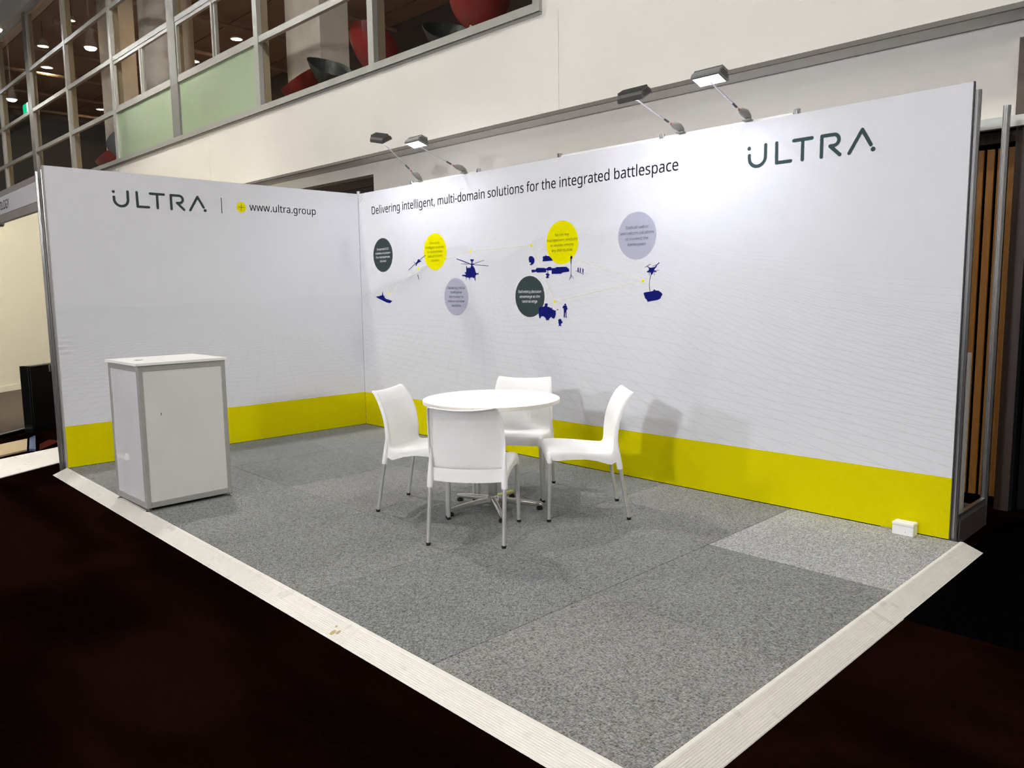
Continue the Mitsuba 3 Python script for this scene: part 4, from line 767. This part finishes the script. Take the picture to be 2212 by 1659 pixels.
# window band
w1 = struct('window_1', 'glazed upper storey with grey mullions and two frosted green panes')
ZT = 8.14
RC, RB, RA = 4.955, 5.89, 6.82
part(w1, 'sill', bl(cat(bx(UL, 2.10, -.035, .06, SILL0 + .028, SILL1 - .004), bx(UL, 2.10, -.018, .06, SILL0, SILL0 + .024))), 'mullion_grey')
mull = [(-25.6, .12), (-22.9, .12), (-20.1, .12), (-17.25, .12), (-14.43, .28), (-11.62, .12), (-8.90, .12), (-6.09, .29), (-3.265, .12), (-.555, .11), (2.05, .10)]
for u, w in mull:
    mk = part(w1, 'mullion', bb_(u - w / 2, u + w / 2, -.02, .05, SILL1 - .004, ZT), 'mullion_dark' if w > .2 else 'mullion_grey')
    part(mk, 'inner_fin', bb_(u - .05, u + .05, .06, .155, SILL1, ZT), 'mullion_inner')
def transom(i, z, h=.085):
    (a, wa), (b, wb2) = mull[i], mull[i + 1]
    part(w1, 'transom', bb_(a + wa / 2, b - wb2 / 2, -.012, .045, z - h / 2, z + h / 2), 'mullion_grey')
def pane(u0, u1, z0, z1, v=.02, name='pane', mat='glass'):
    P = np.array([bpt(u0, v, z0), bpt(u1, v, z0), bpt(u1, v, z1), bpt(u0, v, z1)])
    if mat == 'glass': m = trimesh.Trimesh(P, [(0, 1, 2), (0, 2, 3)], process=False)
    else: m = bb_(u0, u1, v, v + .012, z0, z1)
    part(w1, name, m, mat, label='frosted pale green pane' if mat == 'frosted' else None)
for i in range(len(mull) - 1):
    a, b = mull[i][0] + mull[i][1] / 2, mull[i + 1][0] - mull[i + 1][1] / 2
    rows = [RC, RB, RA, 7.5] if i >= 8 else [RC, RB, RA]
    if i >= 8: rows = [RC, RA]
    if i == 9: rows = [5.60, RA]
    for z in rows: transom(i, z)
    part(w1, 'head', bb_(a, b, -.012, .045, ZT - .09, ZT), 'mullion_grey')
    ed = [SILL1 - .004] + [z for z in rows] + [ZT - .05]
    for z0, z1 in zip(ed[:-1], ed[1:]):
        if i in (6, 7) and z1 == RC: pane(a, b, z0, z1 - .042, .012, 'frosted_pane', 'frosted')
        else: pane(a, b, z0 + .0, z1)
    if i in (6, 7):                                   # sliding sash between the first and second transom
        c = (-7.50, -4.60)[i - 6]
        fr = [bx(a, b, -.004, .04, RC + .043, RC + .075), bx(a, b, -.004, .04, RB - .10, RB - .043), bx(a, a + .045, -.004, .04, RC + .05, RB - .05), bx(c - .045, c + .005, -.008, .045, RC + .05, RB - .05), bx(c + .02, c + .065, .01, .06, RC + .05, RB - .05)]
        part(w1, 'sash_frame', bl(cat(*fr)), 'mullion_grey')
fa = struct('trim_1', 'grey roof fascia above the glazing')
whole(fa, bb_(UL, 2.2, -.10, .3, ZT, 11.6), 'roof_fascia')

# mezzanine interior
mz = struct('mezzanine_room', None)
labels[mz] = {'kind': 'structure', 'label': 'dim brown upper room behind the glazing'}
part(mz, 'floor_slab', bb_(UL, 2.3, .26, 7.4, 3.66, 3.84), 'mezz_floor')
part(mz, 'ceiling_slab', bb_(UL, 2.3, .31, 7.4, 8.12, 8.3), 'mezz_ceiling')
part(mz, 'rear_wall', bb_(UL, 2.3, 6.86, 7.0, 3.84, 8.12), 'mezz_wall')
part(mz, 'end_wall', bb_(2.2, 2.3, .26, 7.0, 3.84, 8.12), 'mezz_wall')
part(mz, 'end_wall', bb_(UL - .1, UL, .26, 7.0, 3.84, 8.12), 'mezz_wall')
for j in range(5):
    part(mz, 'ceiling_joint', bb_(UL, 2.2, 1.4 + j * 1.2, 1.415 + j * 1.2, 8.112, 8.121), 'mezz_wall')
for j in range(10):
    part(mz, 'ceiling_duct', bl(tube((-24.0 + j * 2.5, .5, 7.95), (-24.0 + j * 2.5, 6.8, 7.95), .05, n=8)), 'mezz_ceiling')
cl = thing('column', 'pale square column standing inside the glazed room above the white wall', 'column')
part(cl, 'shaft', bb_(-4.31, -3.32, 1.05, 1.55, 3.84, 8.12), 'column_mat')
cl = thing('column', 'round orange-lit column seen behind the sliding window', 'column')
part(cl, 'shaft', bl(move(lathe([(0, 3.84), (.50, 3.84), (.50, 8.12), (0, 8.12)], 36), -9.0, 1.1)), 'column_mat', smooth=40)
cl = thing('column', 'pale pillar seen through the left panes beside the frosted glass', 'column')
part(cl, 'shaft', bb_(-12.25, -11.45, .90, 1.40, 3.84, 8.12), 'column_mat')

def shell_chair(u, v, ang, mat, label, s=1.0):
    t = thing('shell_chair', label, 'chair', 'shell chairs in the glazed upper room')
    # bucket: polar grid around the seat centre, rim higher at the back
    A, Rr = np.meshgrid(np.linspace(0, 2 * np.pi, 49), np.linspace(0, 1, 14), indexing='ij')
    back = .5 + .5 * np.cos(A)
    rim_r = .255 + .055 * back; rim_z = .11 + .38 * back ** 1.6 + .07 * np.sin(A) ** 2
    X = rim_r * Rr * np.cos(A) * (1 + .18 * back); Y = .30 * Rr * np.sin(A)
    Z = .42 + rim_z * Rr ** 2.6
    P = np.stack([X, Y, Z], 2)
    M = trimesh.transformations.rotation_matrix(ang, (0, 0, 1)); M[:3, 3] = (u, v, 3.84); M[:3, :3] *= s
    def pl(m): m = m.copy(); m.apply_transform(M); return bl(m)
    part(t, 'shell', pl(solid_grid(P, .006)), mat, smooth=50)
    for sx in (-1, 1):
        for sy in (-1, 1):
            part(t, 'leg', pl(tube((sx * .10, sy * .10, .425), (sx * .21, sy * .21, 0), .013, .010, 10)), 'beech')
shell_chair(.62, .62, math.radians(-40), 'shell_red', 'large red shell chair near the right end of the glazing', 1.12)
shell_chair(-1.28, .55, math.radians(-60), 'shell_red', 'red shell chair behind a mullion, middle of the glazing')
shell_chair(-.20, .85, math.radians(150), 'shell_black', 'black shell chair between the two red ones')
shell_chair(-2.42, .62, math.radians(170), 'shell_black', 'black shell chair in front of the pale square column')
shell_chair(-3.22, .60, math.radians(75), 'shell_red', 'dark red shell chair beside the frosted green pane')
shell_chair(-10.6, .75, math.radians(20), 'shell_slate', 'slate blue shell chair behind the left panes', 1.3)
shell_chair(-11.3, .60, math.radians(70), 'shell_red', 'red shell chair low behind the left panes')

def emitter(power, tint): return {'type': 'area', 'radiance': rgb([power * c for c in tint])}
def disc(u, v, z, r, down=True, n=20, local=True):
    a = np.arange(n) * 2 * np.pi / n
    P = np.array([[u + r * np.cos(x), v + r * np.sin(x), z] for x in a] + [[u, v, z]])
    i = np.arange(n); m = trimesh.Trimesh(P, np.stack([(i + 1) % n, i, i * 0 + n], 1), process=False)
    return bl(m) if local else m
def downlight(u, v, label):
    t = thing('downlight', label, 'ceiling light', 'round downlights in the upper room')
    part(t, 'trim_ring', bl(move(lathe([(.14, 8.095), (.17, 8.10), (.17, 8.119), (.14, 8.119)], 24), u, v)), 'fascia_white')
    part(t, 'lens', disc(u, v, 8.098, .14), 'ink_white', emitter=emitter(MEZZ_POWER, MEZZ_TINT))
for u, v, s in ((-12.75, 4.45, 'round warm downlight above the right sliding window'), (-15.4, 4.45, 'round warm downlight above the frosted green pane'), (-23.2, 4.42, 'round warm downlight low in the left panes'),
                (-9.6, 2.2, 'round warm downlight hidden above the mullions'), (-4.6, 2.6, 'round warm downlight near the square column'), (-18.8, 1.6, 'round warm downlight at the far left of the upper room')):
    downlight(u, v, s)
def pendant(u, v, z, label, s=1.0):
    t = thing('pendant_lamp', label, 'pendant lamp', 'pendant lamps behind the left glazing')
    part(t, 'shade', bl(move(lathe([(.13 * s, z), (.10 * s, z + .13 * s), (.03 * s, z + .16 * s), (.025 * s, z + .16 * s), (.092 * s, z + .125 * s), (.123 * s, z)], 28), u, v)), 'mullion_inner', smooth=40)
    part(t, 'cord', bl(tube((u, v, z + .16 * s), (u, v, 8.12), .012, n=6)), 'mezz_wall')
    part(t, 'bulb', disc(u, v, z + .012, .115 * s), 'ink_white', emitter=emitter(MEZZ_POWER * .3, MEZZ_TINT))
pendant(-14.72, .44, 7.53, 'glowing pendant lamp behind the upper left pane, larger one', 1.0)
pendant(-12.55, .46, 7.60, 'glowing pendant lamp behind the upper left pane, smaller one', .62)
t = thing('exit_sign', 'small green emergency exit sign behind the left glazing', 'sign')
part(t, 'housing', bb_(-16.75, -16.25, .40, .44, 6.17, 6.50), 'lamp_dark')
part(t, 'green_face', bb_(-16.74, -16.40, .392, .40, 6.18, 6.49), 'exit_green', emitter=emitter(.75, (.0, 1.0, .42)))
part(t, 'white_face', bb_(-16.40, -16.26, .392, .40, 6.18, 6.49), 'ink_white', emitter=emitter(1.2, (.85, 1.0, .95)))

# ------------------------------------------------------------------ slatted wall, beam and door at the far right
t = thing('steel_beam', 'pale grey metal beam above the slatted door at far right', 'beam')
part(t, 'beam', bb_(4.3, UR, .20, .252, ZH, ZH + .067), 'steel_beam')
t = thing('slat_screen', 'screen of vertical orange-brown timber slats behind the right end of the stand', 'slat screen')
part(t, 'backing', bb_(4.55, 5.86, .40, .42, -.036, ZH), 'black_paint')
part(t, 'header', bb_(4.55, 5.86, .33, .40, 2.335, ZH), 'dark_wood', label='dark brown header board')
for i in range(8):
    c = 5.834 - .0606 * i - .0
    part(t, 'slat', bb_(c - .0205, c + .0205, .325, .352, .03, 2.30), 'slat_wood')
    part(t, 'slat_fixing', bb_(c - .012, c + .012, .352, .40, .05, 2.28), 'black_paint') if False else None
t = thing('door_post', 'dark brown timber post right of the slat screen', 'post')
part(t, 'post', bb_(5.862, 5.945, .25, .40, -.036, ZH), 'dark_wood')
part(t, 'inner_strip', bb_(5.945, 5.96, .27, .40, -.036, ZH), 'black_paint')
t = thing('black_screen', 'tall black screen wall at the right edge of the picture', 'screen')
part(t, 'panel', bb_(5.97, UR, .36, .40, -.036, ZH), 'black_paint')
t = thing('wall_sign_box', 'brown-grey box fixed to the wall at the upper right edge', 'sign box')
part(t, 'box', bb_(5.862, 7.4, .20, .25, ZH + .068, 2.93), 'brown_grey')
part(t, 'pale_edge', bb_(5.850, 5.862, .215, .25, ZH + .068, 2.93), 'building_paint')

# ------------------------------------------------------------------ neighbouring stand at far left
t = thing('fascia_sign', 'white fascia board of the neighbouring stand with black lettering', 'sign')
part(t, 'board', bx(-4.6, -.145, -2.975, -2.955, 2.238, 2.398), 'fascia_white')
part(t, 'lettering', flat(affinity.translate(text_shape('TECHNOLOGY', .078, align='right', bold=8), -1.26, 2.278), lambda u, v, d: np.stack([u, -2.975 - d, v], 1), .001), 'ink_black', label='black lettering reading TECHNOLOGY')
part(t, 'lower_beam', bx(-4.6, -.145, -2.972, -2.935, 2.165, 2.237), 'taupe_metal')
part(t, 'upper_beam', bx(-4.6, -.145, -2.935, -2.90, 2.30, 2.475), 'taupe_metal')
nb = thing('neighbour_post', 'grooved aluminium post at the front end of the side wall, left one', 'post')
part(nb, 'post', post(-.128, -2.985, -.038, 2.462), 'aluminium')
nw = struct('wall_neighbour', 'cream lit wall of the neighbouring stand')
A, B = np.array([-5.55, -3.75, 0]), np.array([-9.6, 1.4, 0]); dn = (B - A) / np.linalg.norm(B - A); nn = np.array([-dn[1], dn[0], 0]); nn = nn if nn @ (CAM - A) > 0 else -nn
def nbox(s0, s1, d0, d1, z0, z1): return map_axes(bx(s0, s1, d0, d1, z0, z1), dn, nn, np.array([0, 0, 1.0]), A)
part(nw, 'panel', nbox(0, 6.3, -.03, 0, -.04, 3.04), 'cream_wall')
part(nw, 'skirting', nbox(0, 6.3, 0, .012, 0, .09), 'cream_wall')
nf = struct('floor_neighbour', 'dark brown floor of the neighbouring stand')
whole(nf, trimesh.Trimesh([(-2.35, -3.03, .001), (-3.10, -2.25, .001), (-7.3, -1.5, .001), (-5.55, -3.75, .001)], [(0, 1, 2), (0, 2, 3)], process=False), 'neighbour_floor')
t = thing('edge_rail', 'thin bright metal edge strip on the neighbouring stand floor', 'rail')
part(t, 'strip', polytube([(-2.31, -3.07, 0.0), (-3.13, -2.22, 0.0)], .009), 'aluminium')
t = thing('black_cabinet', 'tall black cabinet with a chrome lock in the neighbouring stand', 'cabinet')
CA, CB = np.array([-2.42, -2.70, 0]), np.array([-3.02, -1.98, 0]); dc = (CB - CA) / np.linalg.norm(CB - CA); nc = np.array([dc[1], -dc[0], 0]); nc = nc if nc @ (CAM - CA) > 0 else -nc
def cbox(s0, s1, d0, d1, z0, z1, c=.004): return map_axes(cham(s0, s1, d0, d1, z0, z1, c), dc, nc, np.array([0, 0, 1.0]), CA)
part(t, 'body', cbox(0, .80, -.10, 0, -.036, .705), 'black_gloss')
lk = part(t, 'door', cbox(.015, .785, 0, .012, .02, .70), 'black_gloss')
part(lk, 'lock', cbox(.30, .34, .012, .024, .615, .69, .003), 'chrome', label='chrome lock')
def quad_slab(P, z0, z1):
    v = [(*p, z0) for p in P] + [(*p, z1) for p in P]; n = len(P)
    m = trimesh.convex.convex_hull(np.array(v)); return m
t = thing('neighbour_ramp', 'white sloped edging of the neighbouring stand at the far left', 'ramp edging')
q = np.array([(-.185, -3.432), (-.93, -3.292)]); r_ = np.array([(-.535, -2.842), (-1.25, -2.67)])
# sloped slab between the four floor points, its far edge raised
lo0, hi0, lo1, hi1 = np.array([-.06, -3.64]), np.array([-.86, -3.50]), np.array([-.56, -2.80]), np.array([-1.27, -2.62])
v = [(*lo0, -.036), (*hi0, -.036), (*hi1, -.036), (*lo1, -.036), (*lo0, -.030), (*hi0, -.012), (*hi1, -.012), (*lo1, -.030)]
f = [(0, 1, 2), (0, 2, 3), (4, 6, 5), (4, 7, 6), (0, 4, 5), (0, 5, 1), (1, 5, 6), (1, 6, 2), (2, 6, 7), (2, 7, 3), (3, 7, 4), (3, 4, 0)]
m = trimesh.Trimesh(v, f, process=False); trimesh.repair.fix_normals(m)
part(t, 'slab', m, 'ramp_mat')
t = thing('beige_board', 'low beige board lying on the floor left of the black cabinet', 'board')
part(t, 'board', quad_slab([(-1.75, -3.30), (-2.03, -2.84), (-1.35, -2.99), (-1.16, -3.30)], -.036, -.02), 'beige_mat')
t = thing('blue_block', 'small dark blue block on the floor beside the beige board', 'block')
part(t, 'block', quad_slab([(-2.03, -2.82), (-2.15, -2.74), (-1.28, -2.93), (-1.33, -2.975)], -.036, -.015), 'blue_plastic')
t = thing('maroon_mat', 'dark red strip of matting right of the blue block', 'mat')
part(t, 'mat', quad_slab([(-1.28, -2.90), (-1.67, -2.62), (-1.85, -2.68), (-1.62, -2.82)], -.036, -.03), 'maroon')
t = thing('neighbour_lamp', 'lamp shining on the cream wall of the neighbouring stand', 'lamp')
LC = np.array([-3.5, -2.70, 2.36]); ln_ = np.array([-.72, .50, -.48]); ln_ /= np.linalg.norm(ln_); la = np.cross(ln_, [0, 0, 1.0]); la /= np.linalg.norm(la); lb = np.cross(ln_, la)
part(t, 'bracket', tube((-3.5, -2.86, 2.33), LC - ln_ * .05, .012), 'lamp_grey')
part(t, 'housing', map_axes(cham(-.15, .15, -.12, .12, -.06, -.004, .01), la, lb, ln_, LC), 'lamp_grey')
m = trimesh.Trimesh(np.array([LC + la * a_ + lb * b_ for a_, b_ in ((-.13, -.10), (.13, -.10), (.13, .10), (-.13, .10))]), [(0, 1, 2), (0, 2, 3)], process=False)
if m.face_normals[0] @ ln_ < 0: m.invert()
part(t, 'led_panel', m, 'ink_white', emitter=emitter(NEIGHBOUR_POWER, (1.0, .93, .72)))

# ------------------------------------------------------------------ flood lamps added across the aisle to brighten the building wall
for (x, y, z, s), say in zip(FILL_FLOODS, ('added fill flood lamp on a pole across the aisle, nearer the camera', 'added fill flood lamp on a pole across the aisle, farther left')):
    t = thing('added_flood_lamp', say, 'lamp', 'added fill flood lamps across the aisle')
    part(t, 'pole', tube((x, y - .12, -.04), (x, y - .12, z + .1), .022, n=10), 'aluminium')
    part(t, 'base', move(lathe([(0, -.04), (.22, -.04), (.20, -.015), (0, -.01)], 24), x, y - .12), 'lamp_dark')
    part(t, 'housing', cham(x - .24, x + .24, y - .10, y - .005, z - .17, z + .17, .012), 'lamp_dark')
    m = trimesh.Trimesh([(x - .22, y, z - .15), (x + .22, y, z - .15), (x + .22, y, z + .15), (x - .22, y, z + .15)], [(0, 2, 1), (0, 3, 2)], process=False)
    if m.face_normals[0][1] < 0: m.invert()
    part(t, 'led_panel', m, 'ink_white', emitter=emitter(FILL_FLOOD_POWER * s, (.97, .97, 1.03)))

# ------------------------------------------------------------------ hall shell and lamps
k = struct('ceiling', 'dark hall roof'); whole(k, bx(-42, 30, -28, 1.4, 11.6, 11.8), 'hall_ceiling')
k = struct('wall_front', 'far hall wall behind the camera'); whole(k, bx(-42, 30, -28.2, -28, -.04, 11.6), 'hall_wall')
k = struct('wall_far_left', 'far left hall wall'); whole(k, bx(-42.2, -42, -28, 9, -.04, 11.6), 'hall_wall')
k = struct('wall_far_right', 'far right hall wall'); whole(k, bx(30, 30.2, -28, 9, -.04, 11.6), 'hall_wall')
LAMP_SAY = ['high-bay lamp above the left side wall of the stand', 'high-bay lamp above the right part of the stand', 'high-bay lamp in front of the middle of the glazing', 'high-bay lamp mirrored in the upper left panes, nearer one', 'high-bay lamp mirrored at the left edge of the glazing',
            'large high-bay lamp over the aisle, near right', 'large high-bay lamp over the aisle, far right', 'large high-bay lamp right of the camera, second row', 'large high-bay lamp left of the camera, second row', 'large high-bay lamp right of the camera, last row', 'large high-bay lamp left of the camera, last row']
for (x, y, z, r, s), say in zip(HALL_LAMPS, LAMP_SAY):
    t = thing('high_bay_lamp', say, 'ceiling lamp', 'high-bay lamps of the hall')
    k = r / .34; rz = 11.6
    part(t, 'reflector', move(lathe([(.36 * k, z - .02), (.20 * k, z + .28), (.08, z + .42), (.06, z + .42), (.18 * k, z + .28), (.345 * k, z)], 28), x, y), 'steel_truss', smooth=40)
    part(t, 'hanger', tube((x, y, z + .42), (x, y, rz), .02, n=8), 'steel_truss')
    lm = lathe([(0, z - .62 * r), (.55 * r, z - .60 * r), (.86 * r, z - .45 * r), (.97 * r, z - .22 * r), (.97 * r, z)], 20); lm.apply_translation((x, y, 0))
    if (lm.face_normals[:, 2] * lm.area_faces).sum() > 0: lm.invert()
    part(t, 'lens', lm, 'ink_white', smooth=False, emitter=emitter(HALL_POWER * s * .8, HALL_TINT))
for j, y in enumerate((-6.0, -13.0)):
    t = thing('roof_truss', 'long steel lattice truss under the hall roof, ' + ('nearer the glazing' if j == 0 else 'farther from the glazing'), 'truss', 'steel trusses of the hall roof')
    part(t, 'chord', tube((-41.9, y, 11.4), (29.9, y, 11.4), .07, n=8), 'steel_truss'); part(t, 'chord', tube((-41.9, y, 10.3), (29.9, y, 10.3), .07, n=8), 'steel_truss')
    for i in range(46):
        x = -41 + i * 1.5
        part(t, 'diagonal', tube((x, y, 10.3 if i % 2 else 11.4), (x + 1.5, y, 11.4 if i % 2 else 10.3), .035, n=6), 'steel_truss')
